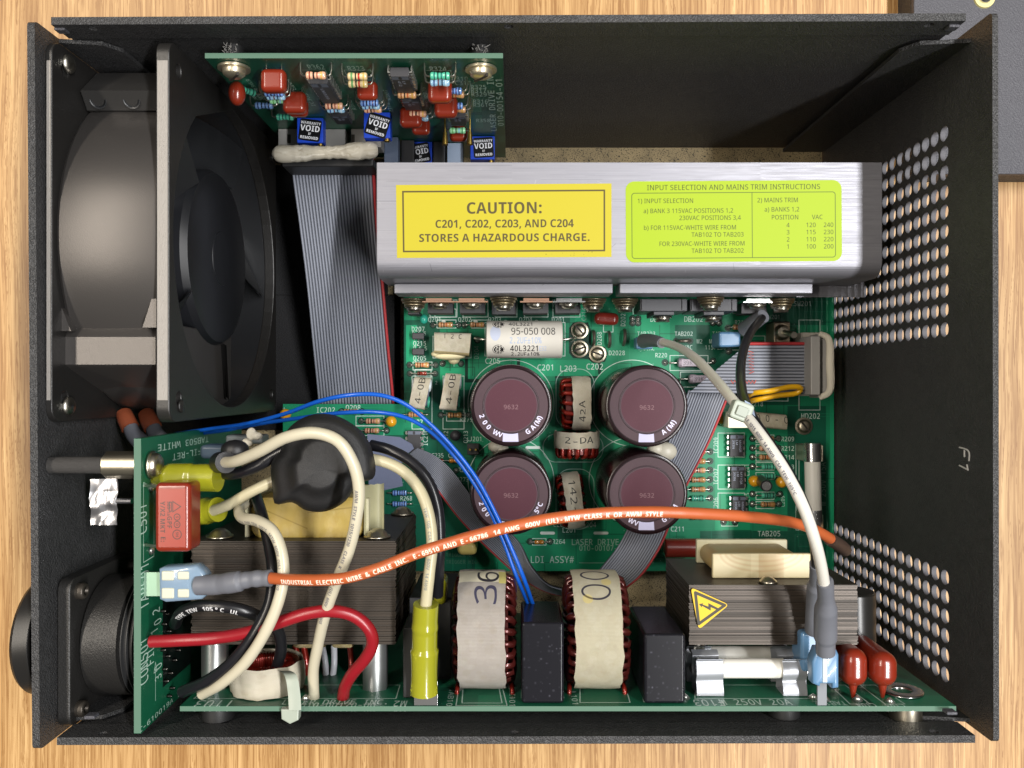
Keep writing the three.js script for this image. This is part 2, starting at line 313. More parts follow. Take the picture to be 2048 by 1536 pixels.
  { const gs = [], one = new THREE.CylinderGeometry(2.62, 2.62, 1.66, 22, 1, true).rotateZ(Math.PI / 2); for (const z of [...Array.from({ length: 11 }, (_, i) => -84.1 + i * 6.6), ...Array.from({ length: 6 }, (_, i) => 65.4 + i * 6.55)]) for (const y of colsY) gs.push(flat(one).clone().translate(146.575, y, z)); const e = t.part('hole_edges', join(gs).applyMatrix4(ry(0.0016)), M({ color: '#56565b', roughness: 0.75, bumpMap: rep(grain, 0.5, 0.15), bumpScale: 0.0002 })); e.kind = 'stuff'; }
  const sl = new THREE.Shape(); sl.moveTo(-111.6 + 2, yr); sl.lineTo(108.2, yr); sl.quadraticCurveTo(110.2, yr, 110.2, yr - 2); sl.lineTo(110.2, yf); sl.lineTo(-111.6, yf); sl.lineTo(-111.6, yr - 2); sl.quadraticCurveTo(-111.6, yr, -109.6, yr);
  const fan = new THREE.Path(); fan.absarc(-47.5, yD(297.5), 54, 0, 7, true); sl.holes.push(fan);
  const con = new THREE.Path(); con.absarc(85, yD(263), 19.2, 0, 7, true); sl.holes.push(con);
  { const p = sl.getPoints(6).map((q) => [-q.x, q.y]); const s = shapeOf(p); for (const h of sl.holes) { const n = new THREE.Path(); h.getPoints(40).slice(0, -1).forEach((q, i) => i ? n.lineTo(-q.x, q.y) : n.moveTo(-q.x, q.y)); n.closePath(); s.holes.push(n); }
    t.part('left_panel', mmUV(extr(s, 2.3).applyMatrix4(basis(V(-146.6, 0, 0), NZ, AY, AX)).applyMatrix4(ry(0.0072))), mPaint, 'left side panel with openings for fan and connector'); }
  // bent flanges of the side panels inside the corners
  for (const [x0, x1, z0, z1] of [[126.5, 145.6, -109.7, -108.4], [-143.8, -127, -109.6, -108.3], [127, 145.4, 106.1, 107.3], [-143.4, -127, 105.9, 107.1]]) {
    const s = x0 > 0 ? [[x0 + 4, yl - 3], [x1, yl - 1], [x1, yf + 2], [x0, yf + 2], [x0, yl - 9]] : [[x0, yl - 1], [x1 - 4, yl - 3], [x1, yl - 9], [x1, yf + 2], [x0, yf + 2]];
    t.part('corner_flange', mmUV(extr(s, z1 - z0).translate(0, 0, z0)), mPaint);
  }
  for (const [px, py, D] of [[118, 57, 236], [1910, 51, 236], [1905, 1428, 236], [178, 1436, 238]]) t.part('corner_tab', mmUV(pbox(px - 11, px + 11, py - 4, py + 3, D, D + 3, 0.4)), mPaintTop);
  { // scratched initials on the right panel
    const R = (px, py) => { const D = DX(px, 145.55); return V(145.55, yD(D), Z(py, D)); }, st = (...a) => tube(curve(a.map((q) => R(...q)), 10), 0.3, 6);
    t.part('marking', join(st([1919, 895], [1930, 898], [1937, 902], [1939, 908], [1938, 922]), st([1929, 900], [1929, 914]), st([1919, 931], [1936, 940]), st([1936, 941], [1934, 929])), M({ color: '#a9a9a6', roughness: 0.8 }));
  }
  for (const x of [-95, -74]) t.part('slot', pbox(0, 1, 0, 1, 1, 2).applyMatrix4(new THREE.Matrix4().makeScale(0.001, 0.001, 0.001)).translate(x, yD(RIM + 30), 105), mPaint);
  t.list = t.list.filter((e) => e.name !== 'slot');
  t.done();
}
{ // dark felt under the ribbon
  single('foam_pad', 'black felt sheet on the case floor under the grey ribbon cable', 'felt sheet', mmUV(join(box(X(400, 358), X(800, 358), yD(FLOOR) + 0.05, yD(FLOOR) + 2, Z(590, 358), Z(860, 358), 0.5), box(X(400, 358), X(775, 358), yD(FLOOR) + 0.05, yD(FLOOR) + 2, Z(330, 358), Z(590, 358) - 0.02, 0.5))), M({ color: '#141416', roughness: 0.95, bumpMap: grainMM, bumpScale: 0.0004 }));
}

// ---------------------------------------------------------------- cooling fan
{
  const t = new Thing('cooling_fan', 'black square metal axial fan standing along the left wall of the case', 'cooling fan');
  const cy = yD(238) - 59.5, cz = -47.5, xl = -144.3, xr = -105.9, L = 59.5;
  const frame = (x0, x1, thick, name) => {
    const s = rrect(-cz - L, cy - L, -cz + L, cy + L, 5); const h = new THREE.Path(); h.absarc(-cz, cy, 56.2, 0, 7, true); s.holes.push(h);
    for (const [a, b] of [[1, 1], [1, -1], [-1, 1], [-1, -1]]) { const q = new THREE.Path(); q.absarc(-cz + a * 52, cy + b * 52, 2.2, 0, 7, true); s.holes.push(q); }
    const e = t.part(name, mmUV(extr(s, x1 - x0, 0.35, 24).applyMatrix4(basis(V(x0, 0, 0), NZ, AY, AX))), mFan);
    // milled top edge
    t.sub(e, 'edge', mmUV(box(x0 + 0.5, x1 - 0.5, cy + L - 0.1, cy + L + 0.12, cz - L + 7, cz + L - 7)), mFanCut);
    return e;
  };
  frame(xl, xl + 2.2, 2, 'frame'); frame(xr - 4.2, xr, 4, 'frame');
  // barrel between the flanges
  const barrel = (() => { const g = lathe([[57.0, 0.05], [57.6, 1], [58.2, 8], [57.8, 30], [57.4, xr - xl - 6.5]].map(([r, y]) => [r, y]), V(xl + 2.25, cy, cz), AX, 72); return crease(g, 0.4); })();
  t.part('housing', mmUV(barrel), mFanGloss);
  t.part('duct', mmUV(crease(lathe([[56.1, 0.05], [56.4, xr - xl - 6.5]], V(xl + 2.25, cy, cz), AX, 64), 1)), mFanDark);
  // gusset webs
  for (const [px0, px1, py0, py1, D] of [[104, 142, 568, 662, 243], [313, 285, 566, 655, 243]]) {
    const a = T(px0, py0, D), b = T(px0, py1, D), c = T(px1, py1, D);
    const g = extr([[a.x, -a.z], [b.x, -b.z], [c.x, -c.z]], 4).applyMatrix4(basis(V(0, a.y - 4, 0), AX, NZ, AY));
    t.part('gusset', mmUV(g), mFanGloss);
  }
  // terminal box and bracket
  const yb = yD(258);
  t.part('terminal_box', mmUV(profX([[Z(674, 245), yD(245)], [Z(729, 245), yD(245)], [Z(733, 245), yD(246)], [11.2, yD(289)], [11.2, yD(310)], [-20, yD(310)], [-20, yD(248)]], X(105, 247), X(314, 245), 0.5)), mFanGloss);
  const br = t.part('bracket', mmUV(profX([[Z(146, 262), yD(262)], [Z(181, 252), yD(252)], [Z(221, 256), yD(256)], [Z(224, 258), yD(262)], [Z(160, 270), yD(272)]], X(166, 254), X(318, 254), 0.4)), M({ color: '#2b2a29', roughness: 0.36 }));
  for (const px of [196, 263]) t.sub(br, 'hole', lathe([[2.9, 0.03], [2.9, 0.12], [2.1, 0.06], [2.1, -1.5], [0, -1.5]], V(X(px, 254), yD(254) + 0.1, Z(200, 254)), V(0, 0.85, 0.4), 22), mFanDark);
  // screws in the flange corners
  for (const [px, py, D] of [[140, 128, 246], [142, 812, 246]]) { const p = T(px, py, D); t.part('screw', lathe([[0, 2], [2, 1.7], [3, 0.8], [3, 0]], V(xl + 2.3, p.y, p.z), AX, 20), mSteel); }
  { const p = T(354, 812, 246); t.part('rivet', ball(V(xr + 0.3, p.y, p.z), 0.9, 2.2, 2.2), mFan); }
  // rotor
  const hub = t.part('hub', crease(lathe([[0, 25.6], [10, 25.6], [10.2, 25.3], [29, 25.2], [31.6, 24.4], [33, 22.2], [33.4, 0], [0, 0]], V(xr - 29.5, cy, cz), AX, 56), 0.5), mHub);
  for (let k = 0; k < 5; k++) {
    const rows = []; const a0 = k / 5 * Math.PI * 2 + 0.52;
    for (let i = 0; i <= 6; i++) { const r = 33 + i / 6 * 21.5, row = []; for (let j = 0; j <= 8; j++) { const u = j / 8, a = a0 + (u - 0.5) * (1.16 - 0.1 * i / 6) + 0.06 * i / 6; row.push(V(xr - 27 + 23 * u - 1.5 * Math.sin(u * 3.1), cy + r * Math.sin(a), cz + r * Math.cos(a))); } rows.push(row); }
    const back = rows.map((r) => r.map((p) => p.clone().add(V(-1.1, 0.3, 0))).reverse()); t.sub(hub, 'blade', join(skin(rows), skin(back)), mFanDark);
  }
  for (const a of [0.5, 2.3, 4.1, 5.6]) t.part('strut', cyl(V(xl + 4, cy + 30 * Math.sin(a), cz + 30 * Math.cos(a)), V(xl + 4, cy + 57 * Math.sin(a), cz + 57 * Math.cos(a)), 2, 2, 8), mFanDark);
  t.done();
}
{ // two fan leads
  const mk = (px, label) => {
    const t = new Thing('fan_lead', label, 'cable', 'fan leads');
    t.part('crimp_sleeve', wire([[px - 14, 828, 279], [px - 8, 842, 277], [px - 1, 856, 276]], (u) => 2.9 + 0.3 * u, 10), M({ color: '#8f4a30', roughness: 0.35 }));
    t.part('wire', tube(curve([T(px - 2, 852, 276), T(px + 5, 868, 275), T(px + 20, 884, 274), T(px + 38, 896, 275)], 24), (u) => 2.5 + 0.9 * u, 12), mShrink);
    return t.done();
  };
  mk(262, 'left fan lead with orange brown sleeve leaving the terminal box'); mk(307, 'right fan lead with orange brown sleeve leaving the terminal box');
}

// ---------------------------------------------------------------- round panel connector
{
  const t = new Thing('panel_connector', 'large black round threaded connector through the left case wall at bottom', 'connector');
  const cy = yD(263), cz = 85, p = V(0, cy, cz);
  t.part('barrel', crease(lathe([[0, -138], [19.3, -138], [19.8, -137.5], [19.8, -126.2], [18.2, -126.0], [18.2, -115.2], [0, -115.2]].map(([r, y]) => [r, y + 145]), V(-145, cy, cz), AX, 56), 0.5), M({ color: '#1f1e1d', roughness: 0.42, bumpMap: rep(grain, 6), bumpScale: 0.0001 }));
  const th = [[18.5, -125.6]]; for (let i = 0; i < 6; i++) { const x = -125.4 + i * 1.75; th.push([19.4, x + 0.35], [20.3, x + 0.7], [20.3, x + 1.0], [19.2, x + 1.5]); }
  t.part('thread', crease(lathe(th.map(([r, y]) => [r, y + 145]), V(-145, cy, cz), AX, 56), 0.5), mBlackPl);
  const s = rrect(-cz - 23.5, cy - 23.5, -cz + 23.5, cy + 23.5, 4);
  t.part('flange', mmUV(extr(s, 4.2, 0.5).applyMatrix4(basis(V(-142.9, 0, 0), NZ, AY, AX))), M({ color: '#232221', roughness: 0.45, bumpMap: grainMM, bumpScale: 0.0001 }));
  for (const a of [-1, 1]) { for (const b of [-1, 1]) { const q = V(-138.7, cy + b * 18.5, cz + a * 18.8); const e = t.part('screw', lathe([[0, 1.0], [0.9, 1.0], [1.0, 2.6], [2.0, 2.6], [2.6, 2.0], [2.6, 0]], q, AX, 20), M({ color: '#45403a', roughness: 0.4, metalness: 0.6 })); } }
  // outside: coupling ring and screw heads
  t.part('coupling_ring', crease(lathe([[16.6, 0], [16.6, 1.6], [18.2, 1.7], [18.4, 1.9], [18.4, 5.2], [18.2, 5.4], [16.9, 5.5], [16.9, 7.4], [19.5, 7.5], [19.7, 7.7], [19.7, 12.4], [18.9, 13.6], [15.4, 13.7], [15.2, 13.4], [15.2, 6], [0, 6]].map(([r, y]) => [r, y]), V(-147.0, cy, cz), NX, 56), 0.3), M({ color: '#1c1b1a', roughness: 0.36 }));
  for (const a of [-1, 1]) { const q = V(-147.1, cy + 18.5, cz + a * 18.8); t.part('screw_head', ball(q, 3.2, 3.0, 3.0, 16), mBlackPl); }
  t.done();
}
// ---------------------------------------------------------------- small components (own axes: x along, y out of the board)
const PL = (o, ex, ey) => basis(o, ex, ey, ex.clone().cross(ey));
function bandTex(base, bands, gap = 0) {
  return canvasTex(128, 8, (x) => { x.fillStyle = base; x.fillRect(0, 0, 128, 8); bands.forEach(([p, c, w]) => { x.fillStyle = c; x.fillRect(p * 128 - (w ?? 9) / 2, 0, w ?? 9, 8); }); });
}
function resistorBody(L, r, h) {
  const pr = [[0, -L / 2], [r * 0.75, -L / 2], [r * 1.0, -L / 2 + 0.25 * r], [r * 1.08, -L / 2 + 0.9 * r], [r * 1.0, -L / 2 + 1.5 * r], [r * 0.86, -L / 2 + 1.9 * r], [r * 0.86, L / 2 - 1.9 * r], [r * 1.0, L / 2 - 1.5 * r], [r * 1.08, L / 2 - 0.9 * r], [r, L / 2 - 0.25 * r], [r * 0.75, L / 2], [0, L / 2]];
  const g = new THREE.LatheGeometry(pr.map(([a, b]) => new THREE.Vector2(Math.max(a, 0.001), b)), 16), p = g.attributes.position, uv = g.attributes.uv;
  for (let i = 0; i < p.count; i++) uv.setXY(i, p.getY(i) / L + 0.5, 0.5);
  return g.rotateZ(-Math.PI / 2).translate(0, h, 0);
}
const leadGeo = (P, L, h, s, r = 0.32) => tube(curve([V(s * P / 2, -0.4, 0), V(s * P / 2, h * 0.45, 0), V(s * (P / 2 - 0.35), h * 0.9, 0), V(s * (P / 2 - 1.0), h, 0), V(s * (L / 2 - 0.4), h, 0)], 12, 0.4), r, 6, { caps: false });
const KINDS = {
  tan: ['#b98c62', [[0.2, '#6b3a1a'], [0.38, '#201512'], [0.55, '#a8481e'], [0.8, '#b08a3a']]], pink: ['#d2a386', [[0.2, '#7c2d22'], [0.4, '#231a1a', 12], [0.58, '#8d4a38'], [0.8, '#caa04a']]],
  beige: ['#c9b285', [[0.22, '#5d8a54', 14], [0.42, '#221a14'], [0.58, '#b0281e', 12], [0.82, '#b59a48']]], blue: ['#6f94cf', [[0.18, '#1d2a6e'], [0.36, '#15182e'], [0.54, '#1d2050'], [0.7, '#3b2a60'], [0.86, '#1c2148']]],
  ltblue: ['#93bedb', [[0.2, '#2a3d7a'], [0.42, '#6a2f2a'], [0.62, '#274a66'], [0.82, '#c8dbe6']]], green: ['#4fae90', [[0.22, '#1f5a55'], [0.4, '#16403a'], [0.58, '#20605c'], [0.8, '#154038']]],
  lime: ['#7fb98c', [[0.22, '#4f8a4a'], [0.42, '#23302a'], [0.6, '#7aa9c9'], [0.8, '#2f6a48']]], brown: ['#a97c4c', [[0.22, '#3a2412'], [0.42, '#2a1a10'], [0.6, '#7a4a20'], [0.82, '#9a7a3a']]], steel: ['#5d7ba6', [[0.2, '#22304e'], [0.4, '#101828'], [0.6, '#1c2844'], [0.8, '#101828']]],
};
const kindMat = {}; for (const k in KINDS) kindMat[k] = M({ map: bandTex(...KINDS[k]), roughness: 0.3, clearcoat: 0.3 });
const RB = resistorBody(6.3, 1.2, 1.45), RL = [leadGeo(11.4, 6.3, 1.45, -1), leadGeo(11.4, 6.3, 1.45, 1)];
const RB2 = resistorBody(6.3, 1.2, 4.2), RL2 = [leadGeo(10, 6.3, 4.2, -1), leadGeo(10, 6.3, 4.2, 1)];     // raised, bowed leads
const RB3 = resistorBody(12, 2.0, 2.2), RL3 = [leadGeo(20, 12, 2.2, -1, 0.4), leadGeo(20, 12, 2.2, 1, 0.4)];
const DB = resistorBody(4.2, 0.95, 1.2), DL = [leadGeo(11, 4.2, 1.2, -1), leadGeo(11, 4.2, 1.2, 1)];
const mDiode = M({ map: bandTex('#7a2418', [[0.2, '#15100e', 16]]), roughness: 0.15, clearcoat: 1 }), mGlassO = M({ map: bandTex('#c07a2a', [[0.5, '#8a4a18', 10]]), roughness: 0.15, clearcoat: 1 });
function resistor(t, m, kind, size = 1) { const [b, l] = size === 2 ? [RB2, RL2] : size === 3 ? [RB3, RL3] : [RB, RL]; return t.inst('resistor', b, kindMat[kind] ?? kind, m, [['lead', l[0], mWireLead], ['lead', l[1], mWireLead]]); }
function diode(t, m, mat = mDiode) { return t.inst('diode', DB, mat, m, [['lead', DL[0], mWireLead], ['lead', DL[1], mWireLead]]); }
const dipCache = {};
function dip(t, m, pins, text, W = 6.4) {
  const L = pins / 2 * 2.54 - 0.4, key = pins + text + W;
  if (!dipCache[key]) {
    const prof = shapeOf([[-W / 2 + 0.35, 0.9], [W / 2 - 0.35, 0.9], [W / 2, 2.3], [W / 2 - 0.35, 3.9], [-W / 2 + 0.35, 3.9], [-W / 2, 2.3]]);
    const body = extr(prof, L, 0.08).applyMatrix4(basis(V(-L / 2, 0, 0), NZ, AY, AX));
    const pinRow = (s) => join(...Array.from({ length: pins / 2 }, (_, i) => { const x = (i - (pins / 2 - 1) / 2) * 2.54; return [box(x - 0.75, x + 0.75, 2.1, 2.5, s * (W / 2 - 0.3), s * (W / 2 + 0.75)), box(x - 0.75, x + 0.75, 0.9, 2.1, s * (W / 2 + 0.45), s * (W / 2 + 0.76)), box(x - 0.3, x + 0.3, -0.3, 0.9, s * (W / 2 + 0.46), s * (W / 2 + 0.75))]; }).flat());
    const tex = canvasTex(128, 96, (x, w, h) => { x.fillStyle = '#2c2c30'; x.fillRect(0, 0, w, h); x.fillStyle = '#5c6474'; x.fillRect(0, 0, 20, h); x.fillStyle = '#23232a'; x.beginPath(); x.arc(10, 48, 10, 0, 7); x.fill(); text.split('/').forEach((s, i, a) => say(x, s, 28, h / 2 + (i - (a.length - 1) / 2) * 26, 24, { color: '#aab4cc', font: 'sans-serif' })); });
    const mark = new THREE.PlaneGeometry(L - 0.6, W - 0.9).rotateX(-Math.PI / 2).translate(0, 3.93, 0);
    const notch = ball(V(-L / 2 + 0.4, 3.75, 0), 0.8, 0.35, 0.8, 10);
    dipCache[key] = [body, pinRow(-1), pinRow(1), mark, M({ map: tex, roughness: 0.5 }), notch];
  }
  const [b, p, q, mk, mm] = dipCache[key];
  return t.inst('chip', b, mIC, m, [['pin_row', p, mSolder], ['pin_row', q, mSolder], ['marking', mk, mm]]);
}
const FC = new RoundedBoxGeometry(8.2, 7.6, 4.6, 4, 1.9).translate(0, 5.0, 0), FCb = new RoundedBoxGeometry(7, 6.2, 3.8, 4, 1.7).translate(0, 4.2, 0), FL = [-2.5, 2.5].map((x) => tube([V(x, -0.3, 0), V(x, 2, 0)], 0.32, 6));
const filmCap = (t, m, small) => t.inst('film_capacitor', small ? FCb : FC, mRedCap, m, [['lead', FL[0], mWireLead], ['lead', FL[1], mWireLead]]);
const tantGeo = crease(lathe([[0, 7.2], [1.2, 7.0], [2.2, 6.0], [2.5, 4.6], [2.3, 3.0], [1.3, 1.6], [0.6, 1.0], [0, 1.0]], V(0, 0, 0), AY, 20), 1), tantL = [-1.2, 1.2].map((x) => tube([V(x, -0.3, 0), V(x * 0.5, 1.6, 0)], 0.3, 6));
const tantalum = (t, m) => t.inst('tantalum_capacitor', tantGeo, mYelCap, m, [['lead', tantL[0], mWireLead], ['lead', tantL[1], mWireLead]]);
const scr = (r, h) => crease(lathe([[0, h], [r * 0.55, h * 0.97], [r * 0.85, h * 0.8], [r, h * 0.45], [r, 0], [0, 0]], V(0, 0, 0), AY, 24), 0.8);
const slotOf = (r, h) => box(-r * 0.92, r * 0.92, h * 0.55, h * 1.015, -r * 0.13, r * 0.13);
const washerOf = (r, h, r0) => lathe([[r0, 0], [r, 0], [r, h], [r0, h]], V(0, 0, 0), AY, 26);
const mSlot = M({ color: '#2a2620', roughness: 0.7 });
const SCR = scr(3.1, 2.3), SCRs = slotOf(3.1, 2.3), WSH = washerOf(3.9, 0.7, 1.2);
const screw = (t, m, mat = mNickel, turn = 0, name = 'screw') => t.inst(name, SCR, mat, m.clone().multiply(new THREE.Matrix4().makeRotationY(turn)), [['slot', SCRs, mSlot], ['washer', WSH, mat]]);

// ---------------------------------------------------------------- main circuit board on the case floor
const MB = 347;                                     // depth of its upper face
const up = (px, py, rot = 0, D = MB) => PL(T(px, py, D), V(Math.cos(rot), 0, Math.sin(rot)), AY);
const mainBoard = new Thing('main_circuit_board', 'large green circuit board lying flat on the case floor under the capacitors', 'circuit board');
{
  const PADS = [], t = mainBoard, x0 = 560, x1 = 1672, y0 = 560, y1 = 1146;
  const tex = canvasTex(2048, Math.round(2048 * (y1 - y0) / (x1 - x0)), (x, w) => {
    const k = w / (x1 - x0); x.scale(k, k); x.translate(-x0, -y0);
    x.fillStyle = '#1b7f5a'; x.fillRect(x0, y0, x1 - x0, y1 - y0);
    const R = (c, ...rs) => { x.fillStyle = c; rs.forEach(([a, b, e, f]) => x.fillRect(a, b, e - a, f - b)); };
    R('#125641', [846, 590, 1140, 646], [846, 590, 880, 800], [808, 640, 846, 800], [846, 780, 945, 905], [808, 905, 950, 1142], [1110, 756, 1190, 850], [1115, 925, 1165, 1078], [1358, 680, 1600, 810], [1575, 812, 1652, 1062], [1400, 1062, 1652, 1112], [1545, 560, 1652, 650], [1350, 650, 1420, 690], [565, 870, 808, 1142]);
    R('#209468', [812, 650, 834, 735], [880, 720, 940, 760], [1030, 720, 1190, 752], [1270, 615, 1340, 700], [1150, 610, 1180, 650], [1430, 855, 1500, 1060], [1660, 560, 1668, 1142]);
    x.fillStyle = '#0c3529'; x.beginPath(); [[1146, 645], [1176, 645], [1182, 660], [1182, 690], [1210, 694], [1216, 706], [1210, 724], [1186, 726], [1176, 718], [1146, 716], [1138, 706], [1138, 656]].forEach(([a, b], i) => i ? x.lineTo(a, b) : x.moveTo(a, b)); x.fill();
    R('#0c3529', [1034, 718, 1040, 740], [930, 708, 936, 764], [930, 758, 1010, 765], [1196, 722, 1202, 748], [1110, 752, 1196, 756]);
    // traces
    for (let i = 0; i < 260; i++) { x.strokeStyle = rnd() < 0.5 ? 'rgba(40,150,110,0.35)' : 'rgba(8,50,36,0.45)'; x.lineWidth = 1 + rnd(); let a = rr(x0, x1), b = rr(y0, y1); x.beginPath(); x.moveTo(a, b); for (let j = 0; j < 3; j++) { const l = rr(10, 60); if (rnd() < 0.5) a += rnd() < 0.5 ? l : -l; else b += rnd() < 0.5 ? l : -l; x.lineTo(a, b); } x.stroke(); }
    for (let i = 0; i < 90; i++) { x.fillStyle = 'rgba(170,185,175,0.6)'; x.beginPath(); x.arc(rr(x0, x1), rr(y0, y1), 1.1, 0, 7); x.fill(); }
    const W = '#cfd8d2'; x.strokeStyle = W; x.lineWidth = 1.4;
    const box_ = (a, b, e, f) => x.strokeRect(a, b, e - a, f - b);
    for (const [a, b] of [[1022, 806], [1264, 806], [1022, 961], [1264, 961]]) { x.beginPath(); x.arc(a, b, 86, 0, 7); x.stroke(); }
    for (const q of [[874, 640, 912, 656], [943, 640, 981, 656], [826, 724, 864, 740], [830, 739, 862, 755], [824, 752, 864, 858], [886, 752, 928, 858], [893, 826, 930, 842], [866, 672, 942, 716], [970, 645, 1130, 712], [1340, 711, 1416, 741], [1361, 744, 1437, 774], [1458, 672, 1530, 700], [1470, 776, 1576, 802], [1436, 866, 1489, 914], [1436, 930, 1489, 978], [1436, 986, 1489, 1034], [1512, 870, 1548, 885], [1512, 889, 1548, 904], [1512, 907, 1548, 922], [1512, 925, 1548, 940], [1512, 945, 1548, 959], [1512, 984, 1548, 999], [1512, 1003, 1548, 1017], [1598, 640, 1640, 820], [1592, 890, 1598, 1060], [1266, 618, 1350, 628], [1368, 618, 1440, 628], [1466, 602, 1500, 627], [1207, 648, 1226, 664], [712, 852, 768, 871], [712, 832, 768, 851], [1065, 1077, 1092, 1090], [1443, 1037, 1475, 1052], [870, 618, 912, 634], [1106, 600, 1160, 634], [1049, 608, 1096, 634], [860, 600, 914, 634], [926, 600, 976, 634], [990, 600, 1034, 634]]) box_(...q);
    x.strokeStyle = 'rgba(207,216,210,0.8)'; for (const q of [[1112, 738, 76, 120, 30], [1086, 868, 120, 56, 26], [1112, 938, 76, 120, 30]]) { x.beginPath(); x.roundRect?.(...q); x.stroke(); }
    const L = (s, a, b, z = 13, o = {}) => say(x, s, a, b, z, { color: W, sx: 0.86, ...o });
    L('Q201', 856, 639); L('Q202', 916, 639); L('Q203', 976, 639); L('Q204', 1038, 639); L('D201', 1103, 639); L('D207', 823, 658); L('D G S', 824, 667, 11); L('Q215', 826, 687); L('D G S', 826, 697, 11); L('Q205', 826, 717);
    L('R27', 826, 844); L('R279', 919, 839); L('1', 905, 730, 10); L('4', 884, 720, 10); L('2', 870, 766, 10); L('J201', 938, 878); L('C205', 970, 722, 15); L('C201', 1074, 735, 17); L('L203', 1119, 737, 17); L('C202', 1172, 733, 17);
    L('D2028', 1217, 706, 13); L('DB201', 1300, 638, 15); L('DB202', 1368, 638, 15); L('TAB203', 1274, 668, 12); L('TAB202', 1349, 668, 12); L('TAB201', 1424, 668, 12); L('M2', 1393, 683, 12); L('M1', 1418, 683, 12); L('115VAC', 1275, 697, 11); L('230VAC', 1348, 695, 12); L('115/230', 1409, 695, 12); L('R216', 1469, 645, 12); L('R220', 1310, 711, 12); L('TSW201', 1580, 607, 14); L('SW201', 1530, 634, 12); L('R218', 1500, 808, 13); L('HD202', 1602, 832, 15);
    L('R209', 1562, 878, 13); L('R212', 1562, 897, 13); L('R214', 1562, 915, 13); L('R213', 1562, 934, 13); L('TAB205', 1515, 1067, 15); L('C206', 1498, 1041, 14); L('C211', 1341, 1058, 14); L('L201', 1124, 1060, 14); L('C203', 1106, 1049, 13); L('C204', 1164, 1049, 14); L('R264', 1104, 1083, 13); L('LASER DRIVE INC.', 1142, 1084, 17, { color: '#a7b8ae' }); L('010-00107-', 1158, 1096, 15, { color: '#a7b8ae' }); L('LDI ASSY#', 1060, 1119, 19, { color: '#b9c7bf' }); x.fillStyle = '#8fa79b'; x.fillRect(1158, 1125, 150, 1.2);
    L('IC202', 632, 820, 15); L('Q208', 691, 815, 15); L('C235', 863, 911, 12); L('C234', 896, 911, 12); L('R274', 916, 940, 12); L('R273', 913, 959, 12); L('+', 565, 818, 14); L('3-TRIGGER LOW (EN)', 880, 1110, 11, { color: '#54705f' }); L('3-TRIGGER HIGH (EN)', 880, 1124, 11, { color: '#54705f' }); L('R268', 800, 997, 12); L('M 250V 15A', 1646, 1012, 17, { rot: -Math.PI / 2, color: '#7f9a8c' }); L('IC209', 1432, 908, 13, { rot: -Math.PI / 2 }); L('IC207', 1432, 970, 13, { rot: -Math.PI / 2 }); L('IC206', 1432, 1028, 13, { rot: -Math.PI / 2 }); L('C241', 1495, 952, 12, { rot: -Math.PI / 2 }); L('C215', 1495, 1010, 12, { rot: -Math.PI / 2 }); L('C209', 1566, 1014, 11, { rot: -Math.PI / 2 }); L('IC210', 851, 892, 13, { rot: -Math.PI / 2 }); L('Q212', 892, 886, 12, { rot: -Math.PI / 2 }); L('Q213', 932, 886, 12, { rot: -Math.PI / 2 }); L('D204', 953, 718, 13, { rot: -Math.PI / 2, color: '#8aa396' }); L('D208', 1199, 690, 13, { rot: -Math.PI / 2 }); L('D202', 1246, 653, 13, { rot: -Math.PI / 2 }); L('C214', 1168, 642, 13, { rot: -Math.PI / 2, color: '#9fb3a8' });
    x.fillStyle = '#cfd8d2'; for (const [a, b] of [[1051, 892], [1080, 1063], [1187, 1063]]) { x.beginPath(); x.roundRect?.(a, b, 30, 6, 3); x.fill(); }
    // pads
    const pad = (a, b, r = 5) => { PADS.push([a, b]); x.fillStyle = '#0b2d23'; x.beginPath(); x.arc(a, b, r + 2.2, 0, 7); x.fill(); x.fillStyle = '#c3c6c0'; x.beginPath(); x.arc(a, b, r, 0, 7); x.fill(); x.fillStyle = '#8c918a'; x.beginPath(); x.arc(a, b, r * 0.45, 0, 7); x.fill(); };
    for (const [a, b] of [[866, 650], [917, 650], [929, 650], [980, 650], [819, 730], [871, 730], [820, 747], [870, 747], [882, 830], [938, 830], [885, 727], [922, 727], [955, 680], [1144, 679], [1265, 637], [1276, 637], [1265, 646], [1276, 646], [1424, 637], [1438, 637], [1426, 646], [1438, 646], [1330, 725], [1426, 722], [1456, 656], [1458, 703], [1352, 683], [1380, 682], [1505, 877], [1557, 877], [1505, 896], [1557, 896], [1505, 914], [1557, 914], [1505, 933], [1505, 988], [1560, 988], [1505, 1008], [1558, 1008], [1420, 903], [1420, 922], [1420, 940], [1420, 959], [1420, 978], [1420, 996], [1420, 1033], [1447, 1044], [1470, 1044], [1060, 1083], [1100, 1083], [722, 842], [773, 842], [773, 861], [683, 823], [724, 823], [912, 941], [833, 949]]) pad(a, b, 4.6);
    x.fillStyle = '#b9bfb6'; for (const [a, b] of [[887, 644], [951, 644], [1011, 644], [1073, 644]]) { x.beginPath(); x.arc(a, b, 4.5, 0, 7); x.fill(); }
  });
  const poly = [[808, 566], [1668, 566], [1668, 1142], [566, 1142], [566, 808], [808, 808]].map(([a, b]) => [X(a, MB), -Z(b, MB)]);
  const g = flat(extr(poly, 1.6).applyMatrix4(basis(V(0, yD(MB) - 1.6, 0), AX, NZ, AY)));
  const p = g.attributes.position, uv = g.attributes.uv;
  for (let i = 0; i < p.count; i++) uv.setXY(i, (p.getX(i) / MB * F0 + 1024 - x0) / (x1 - x0), 1 - (p.getZ(i) / MB * F0 + 768 - y0) / (y1 - y0));
  t.part('board', g, M({ map: tex, roughness: 0.36, specularIntensity: 0.45 }));
